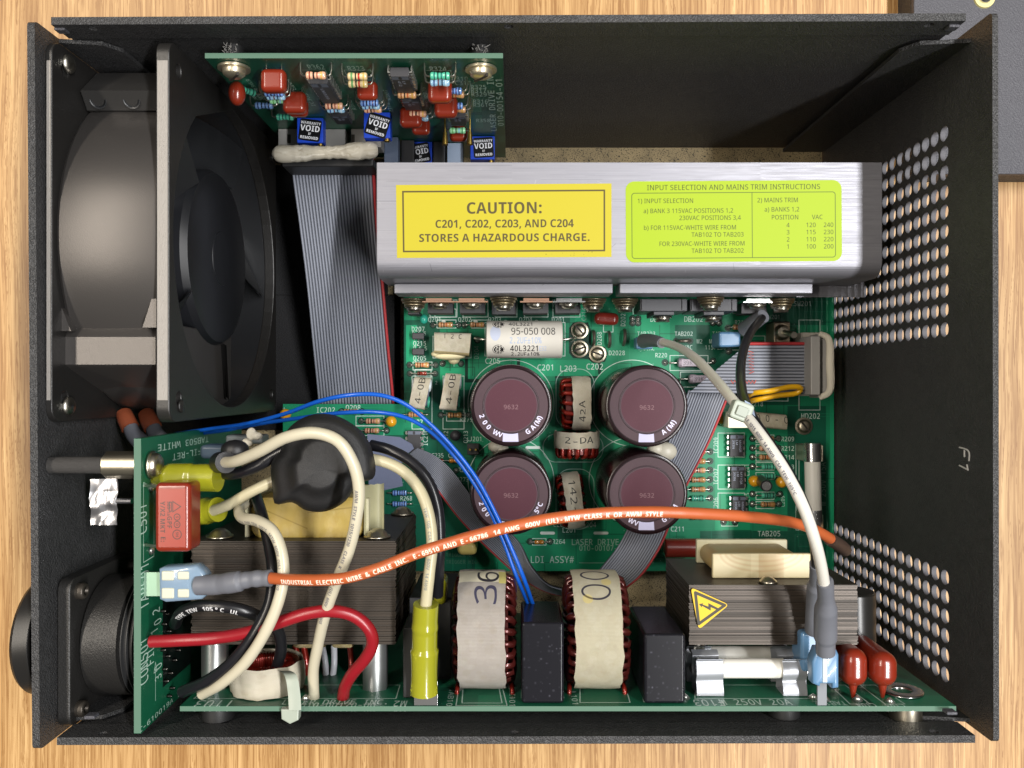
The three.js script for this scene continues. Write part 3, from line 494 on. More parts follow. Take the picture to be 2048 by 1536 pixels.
  { const dome = flat(lathe([[0, 0.75], [0.45, 0.6], [0.8, 0.25], [1.05, 0.02], [1.05, -0.1]], V(0, 0, 0), AY, 10)); t.part('solder_joints', join(PADS.map(([a, b]) => { const q = T(a, b, MB); return dome.clone().translate(q.x, q.y, q.z); })), mSolder).kind = 'stuff'; }
  // resistors and diodes
  for (const [a, b, k] of [[892, 650, 'tan'], [955, 650, 'tan'], [1018, 648, 'brown'], [1085, 648, 'brown'], [845, 730, 'tan'], [832, 829, 'tan'], [910, 830, 'brown'], [747, 842, 'pink'], [745, 861, 'pink'], [1531, 877, 'tan'], [1531, 896, 'pink'], [1531, 914, 'tan'], [1535, 933, 'green'], [1535, 952, 'green'], [1535, 990, 'green'], [1534, 1008, 'brown'], [1395, 903, 'tan'], [1395, 922, 'tan'], [1395, 940, 'pink'], [1395, 959, 'tan'], [1395, 978, 'tan'], [1395, 996, 'green'], [1395, 1033, 'brown'], [703, 823, 'brown'], [852, 949, 'brown'], [1478, 655, 'tan'], [800, 985, 'blue'], [800, 1007, 'blue']]) resistor(t, up(a, b), k);
  diode(t, up(845, 747)); diode(t, up(1078, 1083), mGlassO); diode(t, up(908, 921), mGlassO); diode(t, up(878, 921));
  const mLav = M({ map: canvasTex(256, 64, (x) => { x.fillStyle = '#a79ca8'; x.fillRect(0, 0, 256, 64); }), roughness: 0.4 });
  for (const [a, b] of [[1380, 726], [1402, 758], [1520, 790]]) {
    const e = resistor(t, up(a, b), M({ color: '#a598a4', roughness: 0.35 }), 3);
    const mk = new THREE.PlaneGeometry(7, 3.0).rotateX(-Math.PI / 2).translate(-1.2, 4.35, 0); e.subs.push({ name: 'marking', geo: mk, mat: M({ map: canvasTex(96, 40, (x) => { x.fillStyle = '#a598a4'; x.fillRect(0, 0, 96, 40); say(x, '39K', 8, 21, 36, { color: '#4a434c', font: 'sans-serif' }); }), roughness: 0.4 }) });
  }
  dip(t, up(1469, 890, Math.PI / 2), 8, 'M66GR/LM/393N'); dip(t, up(1471, 953, Math.PI / 2), 8, 'M31QA/LM/393N'); dip(t, up(1474, 1012, Math.PI / 2), 8, 'M66AR/LM/393N'); dip(t, up(830, 882, Math.PI / 2), 8, '');
  dip(t, up(640, 870), 14, '');
  for (const [a, b, w] of [[838, 673, 0], [838, 704, 0]]) { const e = t.inst('transistor', new RoundedBoxGeometry(5.4, 3.4, 3.0, 2, 0.5).translate(0, 2.4, 0), mIC, up(a, b), [-2, 0, 2].map((x) => ['lead', box(x - 0.25, x + 0.25, -0.3, 1.2, 1.2, 1.7), mSolder])); }
  for (const [a, b] of [[872, 868], [912, 870]]) t.inst('transistor', lathe([[2.3, 0], [2.3, 4.6], [0, 4.6]], V(0, 1.4, 0), AY, 20), mIC, up(a, b), [-1.3, 0, 1.3].map((x) => ['lead', box(x - 0.2, x + 0.2, -0.3, 1.5, -0.2, 0.2), mSolder]));
  const jh = t.inst('pin_header', box(-2.6, 2.6, 0, 4.5, -2.4, 2.4, 0.2), mBlackPl, up(947, 897), [['pin', box(-1.7, -0.9, 4.2, 7, -0.4, 0.4), mBrass], ['pin', box(0.9, 1.7, 4.2, 7, -0.4, 0.4), mBrass]]);
  for (const [a, b] of [[785, 842], [576, 828], [1440, 838], [1557, 962], [1503, 960]]) tantalum(t, up(a, b));
  for (const [a, b, r] of [[1159, 661, 0.8], [1159, 698, -0.35], [1195, 708, 0.35], [1607, 852, 0.9]]) screw(t, up(a, b), M({ color: '#b3ab98', roughness: 0.38, metalness: 1 }), -r);
  // wire jumpers
  for (const [a, b, c, d] of [[1187, 662, 1187, 690], [1218, 664, 1218, 694], [1249, 660, 1247, 690], [1352, 683, 1380, 682]]) { const p0 = T(a, b, MB), p1 = T(c, d, MB), m0 = p0.clone().lerp(p1, 0.2).add(V(0, 3.0, 0)), m1 = p0.clone().lerp(p1, 0.8).add(V(0, 3.0, 0)); t.part('jumper_wire', tube(curve([p0.add(V(0, -0.2, 0)), m0, m1, p1.add(V(0, -0.2, 0))], 20), 0.75, 8), M({ color: '#6f675e', roughness: 0.35, metalness: 0.7 })); }
  t.inst('film_capacitor', new RoundedBoxGeometry(11, 8, 5.5, 4, 2.4).translate(0, 6, 0), mRedCapD, up(1209, 640, 0.06), [['lead', FL[0], mWireLead], ['lead', FL[1], mWireLead]]);
  // the small upright electrolytic lying on its side
  { const a = T(1533, 972, 331), b = T(1521, 961, 344); const e = t.part('small_electrolytic', cyl(b, a, 2.5, 2.5, 24), M({ color: '#1a1a1e', roughness: 0.3 })); t.sub(e, 'end_cap', cyl(a, a.clone().add(a.clone().sub(b).normalize().multiplyScalar(0.15)), 1.9, 1.9, 24), mTin); }
  { const e = t.part('relay', pbox(1456, 1497, 824, 856, 333, MB - 0.1, 0.4), M({ color: '#d6d2bd', roughness: 0.4 })); }
  // toggle switch
  { const e = t.part('toggle_switch', pbox(1548, 1580, 645, 685, 336, MB - 0.1, 0.3), M({ color: '#8d7f6c', roughness: 0.4, metalness: 0.7 })); const c = T(1563, 665, 336); t.sub(e, 'bushing', lathe([[0, 3], [2.3, 3], [2.6, 2.4], [2.6, 0.6], [3.4, 0.6], [3.4, 0]], c, AY, 20), mNickel); const d = T(1588, 670, 325); t.sub(e, 'lever', cyl(c.clone().add(V(0, 2.5, 0)), d, 1.0, 1.4, 14), mSteel); t.sub(e, 'body', pbox(1546, 1580, 643, 687, 339, MB - 0.2, 0.3).translate(0, -0.1, 0), M({ color: '#2a1c18', roughness: 0.5 })); }
  // header socket on the right
  { const e = t.part('header_socket', join(pbox(1602, 1622, 665, 790, 337, MB - 0.1, 0.3), pbox(1602, 1640, 665, 682, 334, 337, 0.3), pbox(1602, 1640, 776, 792, 334, 337, 0.3)), M({ color: '#a39e93', roughness: 0.5 })); }
  // yellow jumper loop
  t.part('yellow_jumper', tube(curve([T(1494, 796, 338), T(1508, 786, 325), T(1540, 782, 321), T(1580, 774, 321), T(1602, 776, 322), T(1596, 785, 323), T(1555, 791, 323), T(1515, 799, 326), T(1498, 803, 338)], 60), 1.15, 10), M({ color: '#d9a418', roughness: 0.3 }));
  // fuse clips of the fuse at the right edge
  for (const [a, b] of [[890, 922], [1028, 1056]]) { const g = join(box(X(1607, 338), X(1610, 338), yD(MB), yD(336), Z(a, 338), Z(b, 338), 0.2), box(X(1640, 338), X(1643, 338), yD(MB), yD(336), Z(a, 338), Z(b, 338), 0.2), box(X(1607, 338), X(1643, 338), yD(MB), yD(MB) + 0.5, Z(a, 338), Z(b, 338))); t.part('fuse_clip', g, mNickel); }
  // hot glue between the capacitors
  for (const [a, b, r] of [[993, 893, 3.6], [1004, 899, 3.0], [1330, 903, 5.2], [1312, 898, 4]]) t.part('glue_blob', ball(T(a, b, 330), r, 4, r * 0.8), mGlue);
  for (const [a, b] of [[940, 1098], [1560, 1098], [1350, 1098]]) t.part('film_capacitor', pbox(a - 26, a + 14, b - 14, b + 14, 336, MB, 2.5), a < 1000 ? M({ color: '#c9b56a', roughness: 0.4 }) : mRedCapD);
  { const p0 = T(1325, 1096, 336), p1 = T(1400, 1096, 336); t.part('film_capacitor', tube(curve([p0, p0.clone().lerp(p1, 0.05), p0.clone().lerp(p1, 0.5), p1], 40), (u) => 4.2 * Math.min(1, 0.55 + u * 8), 18), mRedCapD); }
  // standoffs under the board
  for (const [a, b] of [[830, 600], [1640, 600], [830, 1120], [1640, 1120], [600, 1120]]) { const c = T(a, b, MB); t.part('standoff', cyl(V(c.x, yD(FLOOR), c.z), V(c.x, yD(MB) - 1.61, c.z), 3, 3, 6), mSteel); }
}

// ---------------------------------------------------------------- heat sink with its labels, clamp bars and power devices
{
  const D = 279, y = yD(D), x0 = X(753, D), x1 = X(1765, D), z0 = Z(325, D), z1 = Z(553, D);
  const t = new Thing('heat_sink', 'long brushed aluminium heat sink channel across the middle of the case', 'heat sink');
  const W = 3.2, pr = new THREE.Shape();       // section in (-z, y)
  pr.moveTo(-z0, y); pr.lineTo(-z1 + 7, y); pr.quadraticCurveTo(-z1, y, -z1, y - 7); pr.lineTo(-z1, y - 30); pr.lineTo(-z1 + W, y - 30); pr.lineTo(-z1 + W, y - 7.6); pr.quadraticCurveTo(-z1 + W, y - W, -z1 + 7, y - W); pr.lineTo(-z0 - W, y - W); pr.lineTo(-z0 - W, y - 66); pr.lineTo(-z0, y - 66); pr.closePath();
  const g = extr(pr, x1 - x0, 0.3, 14).applyMatrix4(basis(V(x0, 0, 0), NZ, AY, AX));
  t.part('channel', mmUV(g), mAlu);
  t.part('lip', mmUV(box(X(1625, 290), X(1768, 290), y - 31, y - 30.1, z1 - 4, z1 + 4.4).applyMatrix4(new THREE.Matrix4())), mAlu);
  for (const px of [860, 1560]) t.part('foot', mmUV(box(X(px, D) - 8, X(px, D) + 8, yD(FLOOR) + 0.02, y - 66.02, z0 + 0.2, z0 + 3)), mAlu);
  t.done();
  // labels
  const lab = (name, label, cat, c, w, h, draw, W2, H2, r) => {
    const [a, b, e, f] = c.map(([px, py]) => T(px, py, D).add(V(0, 0.06, 0)));
    const nx = 12, rows = []; for (let i = 0; i <= 4; i++) { const row = []; for (let k = 0; k <= nx; k++) { const u = k / nx, v = i / 4; row.push(a.clone().lerp(b, u).lerp(f.clone().lerp(e, u), v)); } rows.push(row); }
    const sh = r ? null : rows;
    let geo;
    if (r) { const ww = a.distanceTo(b), hh = a.distanceTo(f), s = rrect(0, 0, ww, hh, r); geo = new THREE.ShapeGeometry(s, 8); const p = geo.attributes.position, uv = geo.attributes.uv; for (let i = 0; i < p.count; i++) uv.setXY(i, p.getX(i) / ww, p.getY(i) / hh); const ex = b.clone().sub(a).normalize(), ez = a.clone().sub(f).normalize(); geo.applyMatrix4(basis(f, ex, ez, ex.clone().cross(ez))); }
    else { geo = skin(rows); const uv = geo.attributes.uv; for (let i = 0; i < uv.count; i++) uv.setY(i, 1 - uv.getY(i)); }
    return single(name, label, cat, geo, M({ map: canvasTex(W2, H2, draw), roughness: 0.5, specularIntensity: 0.5 }));
  };
  lab('caution_label', 'yellow caution label with black border on the left of the heat sink', 'label', [[792, 370], [1223, 367], [1223, 514], [794, 516]], 0, 0, (x, w, h) => {
    x.fillStyle = '#a99e22'; x.fillRect(0, 0, w, h); x.strokeStyle = '#4d4420'; x.lineWidth = 9; x.strokeRect(38, 38, w - 78, h - 74);
    for (let i = 0; i < 14; i++) { x.fillStyle = 'rgba(70,60,20,0.5)'; x.beginPath(); x.arc(rr(760, 1100), rr(h - 40, h - 4), rr(1, 3), 0, 7); x.fill(); }
    const o = { color: '#4a4122', font: 'sans-serif', align: 'center', weight: 'bold' };
    say(x, 'CAUTION:', w / 2 + 2, 132, 88, { ...o, sx: 1.02 }); say(x, 'C201, C202, C203, AND C204', w / 2 + 2, 220, 60, { ...o, sx: 0.98 }); say(x, 'STORES A HAZARDOUS CHARGE.', w / 2 + 2, 298, 60, { ...o, sx: 1.06 });
  }, 1200, 408);
  lab('instruction_label', 'lime green instruction label with rounded corners on the right of the heat sink', 'label', [[1251, 363], [1683, 360], [1682, 520], [1252, 525]], 0, 0, (x, w, h) => {
    x.fillStyle = '#8fa611'; x.fillRect(0, 0, w, h); x.strokeStyle = '#4a5c18'; x.lineWidth = 4; x.beginPath(); x.roundRect(34, 66, 1130, 364, 16); x.stroke(); x.beginPath(); x.moveTo(702, 66); x.lineTo(702, 430); x.stroke();
    const o = { color: '#36400e', font: 'sans-serif' }, t = (s, a, b, z, q = {}) => say(x, s, a, b, z, { ...o, ...q });
    t('INPUT SELECTION AND MAINS TRIM INSTRUCTIONS', 600, 36, 40, { align: 'center', sx: 1.03 });
    t('1) INPUT SELECTION', 64, 110, 34); t('a) BANK 3 115VAC POSITIONS 1,2', 98, 166, 34, { sx: 0.98 }); t('230VAC POSITIONS 3,4', 640, 206, 34, { align: 'right', sx: 0.98 }); t('b) FOR 115VAC-WHITE WIRE FROM', 98, 260, 34, { sx: 0.98 }); t('TAB102 TO TAB203', 656, 300, 34, { align: 'right' }); t('FOR 230VAC-WHITE WIRE FROM', 662, 350, 34, { align: 'right', sx: 0.98 }); t('TAB102 TO TAB202', 656, 390, 34, { align: 'right' });
    t('2) MAINS TRIM', 730, 110, 34); t('a) BANKS 1,2', 770, 162, 34); t('POSITION', 808, 206, 34); t('VAC', 1034, 206, 34); [['4', '120', '240'], ['3', '115', '230'], ['2', '110', '220'], ['1', '100', '200']].forEach((r, i) => { t(r[0], 892, 250 + 40 * i, 34); t(r[1], 1000, 250 + 40 * i, 34); t(r[2], 1098, 250 + 40 * i, 34); });
  }, 1200, 452, 3.2);
  // clamp bars
  const bar = (label, a, b) => {
    const q = new Thing('clamp_bar', label, 'metal bar', 'bars clamping the power devices');
    const bx0 = X(a, 297), bx1 = X(b, 297), bz1 = Z(587, 297);
    q.part('bar', mmUV(box(bx0, bx1, yD(309), yD(297), z1 + 0.1, bz1, 0.5)), mAlu);
    return [q, bz1];
  };
  const [b1, bz] = bar('left aluminium clamp bar below the yellow caution label', 788, 1226), [b2] = bar('right aluminium clamp bar below the lime green label', 1239, 1626);
  const zF = bz + 0.02;
  const face = (px, D2) => PL(V(X(px, D2), yD(D2), zF), AX, AZ);
  const mGold = M({ color: '#b0a48b', roughness: 0.42, metalness: 1 });
  for (const [px, D2, st, bb] of [[829, 316, 2, b1], [1186, 315, 2, b1], [1007, 310, 2, b1], [1250, 316, 2, b2], [1421, 310, 2, b2], [1562, 316, 2, b2]]) {
    const m = face(px, D2); bb.inst('washer_stack', join(washerOf(5.4, 1.0, 1), washerOf(4.9, 0.9, 1).translate(0, 1.05, 0), washerOf(4.2, 1.2, 1).translate(0, 2.0, 0)), mGold, m); screw(bb, m.clone().multiply(new THREE.Matrix4().makeTranslation(0, 3.2, 0)), mSteel, 0.5);
  }
  b1.done(); b2.done();
  // power transistors standing on the main board against the bars
  const dev = (px, D2, tab) => {
    const c = V(X(px, D2), yD(D2), zF), w = 5.2, body = extr(shapeOf([[-w, -9.5], [w, -9.5], [w, 0], [-w, 0]]), 4.3, 0.25).applyMatrix4(basis(V(0, 0, 0), AX, AY, AZ)).translate(0, -3.5, 1.3);
    const m = new THREE.Matrix4().setPosition(c);
    mainBoard.inst('power_transistor', body, mIC, m, [['tab', join(box(-w, w, -13, 4, 0.05, 1.28), box(-w - 1.4, w + 1.4, 2.2, 4.6, 1.3, 1.75)), tab], ...[-2.5, 0, 2.5].map((x) => ['lead', box(x - 0.4, x + 0.4, -30, -13, 2.4, 3), mSolder])]);
    screw(mainBoard, face(px, D2).multiply(new THREE.Matrix4().makeTranslation(0, 1.8, 0)), mSteel, 0.3);
  };
  const mPad = M({ color: '#a9826a', roughness: 0.6 });
  for (const px of [879, 944, 1072, 1137]) dev(px, 316, px === 1137 ? mTin : mPad); dev(1513, 318, mTin);
  for (const [px, D2] of [[1008, 326]]) { const c = V(X(px, D2), yD(D2), zF); mainBoard.inst('power_transistor', box(-5.2, 5.2, -9, 0, 0.1, 5.4, 0.2), mIC, new THREE.Matrix4().setPosition(c), [['lead', box(-0.4, 0.4, -25, -9, 2, 2.6), mSolder]]); }
  for (const px of [1325, 1424]) {
    const D2 = 317, c = V(X(px, D2), yD(D2), zF), m = new THREE.Matrix4().setPosition(c);
    mainBoard.inst('bridge_rectifier', join(box(-9.6, 9.6, -15, 3, 0.1, 5.2, 0.3), box(-4.2, 4.2, -15, 3.4, 5.25, 6.8, 0.3), box(-9, -7.4, 3.02, 3.6, 0.4, 4.8), box(7.4, 9, 3.02, 3.6, 0.4, 4.8)), M({ color: '#33343a', roughness: 0.45 }), m, [-7, -2.5, 2.5, 7].map((x) => ['lead', box(x - 0.5, x + 0.5, -30, -15, 2.4, 3), mSolder]));
    screw(mainBoard, PL(V(X(px, 321), yD(321), zF + 6.8), AX, AZ), mSteel, 0.1);
  }
  mainBoard.part('small_transistor', box(X(826, 335) - 2.5, X(826, 335) + 3, yD(343), yD(335), Z(625, 340), Z(632, 340), 1), mIC);
  mainBoard.part('green_capacitor', ball(T(848, 638, 341), 1.8, 1.8, 2.2), M({ color: '#2a9a86', roughness: 0.3 }));
  mainBoard.done();
}
// ---------------------------------------------------------------- electrolytic capacitors
{
  const R = 16.4, D = 307, y = yD(D), yb = yD(MB) + 0.1;
  const topTex = (arc) => canvasTex(512, 512, (x, w) => {
    x.translate(256, 256);
    x.fillStyle = '#443339'; x.fillRect(-256, -256, 512, 512);
    x.fillStyle = '#48232f'; x.beginPath(); x.arc(0, 0, 178, 0, 7); x.fill();
    for (let i = 0; i < 900; i++) { const a = rnd() * 6.28, r = Math.sqrt(rnd()) * 236; x.fillStyle = `rgba(200,170,170,${0.10 + 0.22 * rnd()})`; x.fillRect(r * Math.cos(a), r * Math.sin(a), rr(0.8, 2), rr(0.8, 2)); }
    x.strokeStyle = '#52404a'; x.lineWidth = 2.5; x.beginPath(); x.arc(0, 0, 180, 0, 7); x.stroke();
    say(x, '9632', 0, 10, 44, { color: '#7d6266', font: 'monospace', align: 'center' });
    x.fillStyle = '#b7b6d2'; x.beginPath(); x.moveTo(-55, 190); x.lineTo(48, 190); x.lineTo(52, 250); x.lineTo(-58, 250); x.fill();
    const put = (s, ang, r, z) => { x.save(); x.rotate(ang); x.translate(0, r); say(x, s, 0, 0, z, { color: '#d0cee6', font: 'sans-serif', align: 'center', weight: 'bold' }); x.restore(); };
    arc.forEach(([s, deg]) => put(s, -deg * Math.PI / 180, 214, 48));
  });
  const arcs = [[['2', -70], ['0', -57], ['0', -46], ['W', -29], ['V', -20], ['G', 33], ['A', 45], ['(', 53], ['M', 61], [')', 68]], [['A', 33], ['(', 43], ['M', 52], [')', 60]], [['2', -72], ['0', -60], ['0', -49], ['W', -30], ['V', -20], ['C', 70], ['°', 62], ['5', 56]], [['U', -50], ['W', -30], ['V', -20], ['G', 34], ['A', 46], ['(', 56], ['M', 64]]];
  const cs = [[1022, 811, 'electrolytic capacitor at upper left, with all of its white rim lettering showing'], [1294, 812, 'electrolytic capacitor at upper right, beside the wide grey ribbon cable fold'], [1022, 988, 'electrolytic capacitor at lower left, crossed by the blue wire pair'], [1294, 988, 'electrolytic capacitor at lower right, crossed by the orange wire only']];
  const mSleeve = M({ color: '#1c1013', roughness: 0.22, specularIntensity: 0.6 });
  cs.forEach(([px, py, label], i) => {
    const t = new Thing('electrolytic_capacitor', 'large maroon ' + label, 'capacitor', 'four large maroon capacitors in a square'), c = T(px, py, D); c.y = 0;
    t.part('sleeve', crease(lathe([[0, yb], [R - 0.6, yb], [R, yb + 0.6], [R, y - 0.9], [R - 0.25, y - 0.25], [R - 0.9, y], [R - 1.5, y - 0.05], [R - 1.7, y - 0.35]], c, AY, 64), 0.6), mSleeve);
    const disc = new THREE.CircleGeometry(R - 1.6, 56).rotateX(-Math.PI / 2).translate(c.x, y - 0.3, c.z);
    t.part('top_disc', disc, M({ map: topTex(arcs[i]), roughness: 0.5, specularIntensity: 0.5 }));
    t.part('vent_rim', new THREE.TorusGeometry(11.1, 0.28, 8, 60).rotateX(Math.PI / 2).translate(c.x, y - 0.28, c.z), M({ color: '#33232a', roughness: 0.4 }));
    t.done();
  });
}
// ---------------------------------------------------------------- axial film capacitor with printing
{
  const t = new Thing('axial_film_capacitor', 'white cylindrical axial capacitor with black printing above the maroon capacitors', 'capacitor');
  const D = 322, r = 8.0, a = T(973, 679, 329), b = T(1124, 679, 329), L = b.x - a.x;
  const tex = canvasTex(1024, 512, (x, w, h) => {
    x.fillStyle = '#bdbab2'; x.fillRect(0, 0, w, h);
    x.fillStyle = '#a9b0c2'; x.beginPath(); x.arc(125, 205, 70, 0, 7); x.fill();
    const k = { color: '#16161a', font: 'monospace', weight: 'bold' };
    say(x, '40L3221', 300, 108, 66, { ...k, sx: 1.2 }); say(x, '95-050 008', 330, 190, 92, { color: '#16161a', font: 'sans-serif', sx: 1.3 }); say(x, '2.2UF±10%', 310, 272, 72, { color: '#98a5bd', font: 'monospace', weight: 'bold', sx: 1.1 }); say(x, '40L3221', 320, 345, 74, { ...k, sx: 1.25 }); say(x, 'E32', 700, 345, 60, { color: '#a7b0c4', font: 'monospace', weight: 'bold' }); say(x, '2.2UF±10%', 330, 408, 62, { ...k, sx: 1.15 });
    for (const cy of [112, 356]) { x.fillStyle = '#141416'; x.beginPath(); x.ellipse(165, cy, 80, 46, 0, 0, 7); x.fill(); x.strokeStyle = '#d9d5cc'; x.lineWidth = 5; x.beginPath(); x.ellipse(165, cy, 70, 38, 0, 0, 7); x.stroke(); say(x, 'GE', 165, cy, 62, { color: '#d9d5cc', font: 'serif', align: 'center', weight: 'bold', sx: 0.9 }); for (let i = 0; i < 10; i++) { x.beginPath(); x.arc(165 + 72 * Math.cos(i * 0.63), cy + 40 * Math.sin(i * 0.63), 9, i, i + 2.4); x.stroke(); } }
  });
  // printing wraps the upper half only: v runs round the can
  const g = tube([a, a.clone().lerp(b, 0.012), a.clone().lerp(b, 0.5), a.clone().lerp(b, 0.988), b], (u) => u < 0.005 || u > 0.995 ? r - 0.5 : r, 48);
  const uv = g.attributes.uv; for (let i = 0; i < uv.count; i++) { const v = uv.getY(i); uv.setY(i, 0.5 + (v - 0.5) * 2); }
  const e = t.part('body', crease(g, 0.7), M({ map: tex, roughness: 0.3, clearcoat: 0.4 }));
  for (const [p, q, s] of [[a, T(955, 680, 345), -1], [b, T(1144, 679, 345), 1]]) { const m = p.clone().add(V(s * 1.6, 0, 0)); t.part('lead', tube(curve([p, m, V(q.x, p.y - 2, q.z), q, q.clone().add(V(0, -1.5, 0))], 20), 0.55, 8), mWireLead); }
  t.done();
}
// ---------------------------------------------------------------- taped coils
// a torus wound with wire: axis `ax`, centre c
function winding(c, ax, e1, e2, Rc, rr_, ra, n, rw, a0 = 0, a1 = Math.PI * 2, per = 12) {
  const p = [], N = Math.round(n * per);
  for (let i = 0; i <= N; i++) { const u = i / N, a = a0 + (a1 - a0) * u, ph = u * n * Math.PI * 2, co = Math.cos(ph), si = Math.sin(ph); const sq = (v) => Math.sign(v) * Math.pow(Math.abs(v), 0.45); const R = Rc + rr_ * sq(co), A = ra * sq(si); p.push(c.clone().addScaledVector(e1, R * Math.cos(a)).addScaledVector(e2, R * Math.sin(a)).addScaledVector(ax, A)); }
  return tube(p, rw, 5, { caps: false });
}
function ringCore(c, ax, Ri, Ro, h) { return crease(lathe([[Ri, -h], [Ro, -h], [Ro, h], [Ri, h], [Ri, -h]], c, ax, 40), 0.5); }
// strap of cloth round the outside of a wheel with axis x
function strap(c, R, w, a0, a1, dx, jig = 0.25, top = 1) {
  const rows = [], n = 44; const r2 = [];
  for (let i = 0; i <= n; i++) { const a = a0 + (a1 - a0) * i / n, row = []; for (let k = 0; k <= 8; k++) { const x = dx + (k / 8 - 0.5) * w + jig * (noise(i * 0.5, k * 0.3, 61) - 0.5), q = R + 0.35 * (noise(i * 0.35, k * 0.5, 62) - 0.5) - 0.25 * Math.pow(Math.abs(k / 4 - 1), 4); row.push(V(c.x + x, c.y + q * Math.sin(a), c.z + q * Math.cos(a))); } rows.push(row); }
  const g = skin(rows), in_ = skin(rows.map((r) => r.map((p) => { const d = V(0, p.y - c.y, p.z - c.z).normalize(); return p.clone().addScaledVector(d, -0.4); }).reverse()));
  return join(g, in_);
}
const MZ = 100.4;                                    // inner face of the upright mains board
{
  const mk = (label, pxc, tw, txt, cw, base, dxs) => {
    const t = new Thing('toroid_choke', label, 'choke coil', 'two tall taped chokes');
    const R = 18.2, c = V(X(pxc, 240), yD(240.5) - R, MZ - R - 0.8);
    t.part('core', ringCore(c, AX, 10, 16.4, 7.6), mCopperD);
    t.part('winding', winding(c, AX, AY, AZ, 13.2, 4.0, 9.4, 27, 1.15), mCopperD);
    const st = t.part('tape', strap(c, R + 0.9, cw, Math.PI * 0.05, Math.PI * 1.12, dxs, 0.9), mClothOf(clothTex(256, 1024, txt, base)));
    for (const s of [-1, 1]) { const p = V(c.x + s * 8.6, c.y + 4, MZ - 4); t.part('lead', tube(curve([V(c.x + s * 9.4, c.y + 6, MZ - 12), p, V(c.x + s * 9, c.y + 8, MZ - 1), V(c.x + s * 9, c.y + 8, MZ + 1)], 14), 0.8, 8), mCopper); }
    return t;
  };
  const u1 = mk('tall wire wound choke with ribbed white tape marked 3 and 16, left of two', 967, 0, (x, w, h) => {
    for (let i = 0; i < h; i += 7) { x.fillStyle = 'rgba(120,112,110,0.33)'; x.fillRect(0, i, w, 2.2); }
    x.fillStyle = '#cfc9b0'; x.fillRect(0, 120, w, 130); x.fillStyle = '#c6bd70'; x.fillRect(w - 40, 130, 40, 130);
    say(x, '3', 150, 330, 170, { rot: -Math.PI / 2, color: '#3a3850', font: 'sans-serif', align: 'center', sx: 1.5 }); say(x, '6', 158, 195, 165, { rot: -Math.PI / 2, color: '#24222a', font: 'sans-serif', align: 'center', sx: 1.5 }); say(x, '1', 158, 96, 150, { rot: -Math.PI / 2, color: '#24222a', font: 'sans-serif', align: 'center' });
  }, 15.0, '#a8a49f', -0.7); u1.done();
  const u2 = mk('tall wire wound choke with cream tape marked with two ovals, right of two', 1201, 0, (x, w, h) => {
    for (const cy of [185, 318]) { x.strokeStyle = '#2c2a36'; x.lineWidth = 11; x.beginPath(); x.ellipse(122, cy, 74, 44, 0, 0, 7); x.stroke(); }
    x.fillStyle = 'rgba(220,190,60,0.3)'; for (const [a, b] of [[70, 360], [180, 250]]) { x.beginPath(); x.arc(a, b, 26, 0, 7); x.fill(); }
  }, 15.0, '#b4b09a', -0.2); u2.done();
}
{ // three small taped chokes between the capacitors, on the main board
  const mk = (label, px, py, w, h, rot, txt, Dt, tapeSide) => {
    const t = new Thing('small_choke', label, 'choke coil', 'three small taped chokes between the capacitors');
    const c0 = V(0, 0, 0), R = h / 2; // wheel standing on edge, axis x in its own axes
    const c = T(px, py, Dt), fr = new THREE.Matrix4().makeRotationY(rot).setPosition(c.x, c.y - R, c.z);
    const put = (g) => at(g, fr);
    t.part('core', put(ringCore(c0, AX, R * 0.45, R * 0.86, w * 0.3)), mCopperD);
    t.part('winding', put(winding(c0, AX, AY, AZ, R * 0.68, R * 0.26, w * 0.40, 15, 0.95)), mCopper);
    t.part('tape', put(strap(c0, R + 0.5, w * 0.56, -0.4, Math.PI + 0.4, tapeSide * w * 0.2, 0.8)), mClothOf(clothTex(192, 768, txt)));
    t.part('lead', put(join(tube([V(-w * 0.3, -R * 0.6, 0), V(-w * 0.3, yD(MB) - c.y + R, 0)], 0.7, 8), tube([V(w * 0.3, -R * 0.6, 0), V(w * 0.3, yD(MB) - c.y + R, 0)], 0.7, 8))), mCopper);
    t.done();
  };
  const k = { color: '#2b2a2c', font: 'monospace' };
  mk('small choke with dark red wire at the upper place, tape marked 42A', 1152, 808, 14, 23, 0, (x) => say(x, '42A', 96, 440, 90, { ...k, rot: -Math.PI / 2, align: 'center' }), 330, 1);
  mk('small choke lying crosswise in the middle, tape marked 2-DA', 1157, 893, 12.5, 19, Math.PI / 2, (x) => say(x, '2-DA', 96, 390, 110, { ...k, rot: Math.PI / 2, align: 'center' }), 328, 1);
  mk('small choke at the lower place, tape marked 142, under the orange wire', 1146, 1008, 13, 24, 0.12, (x) => say(x, '142-', 96, 330, 105, { ...k, rot: Math.PI / 2, align: 'center' }), 330, 0.3);
}
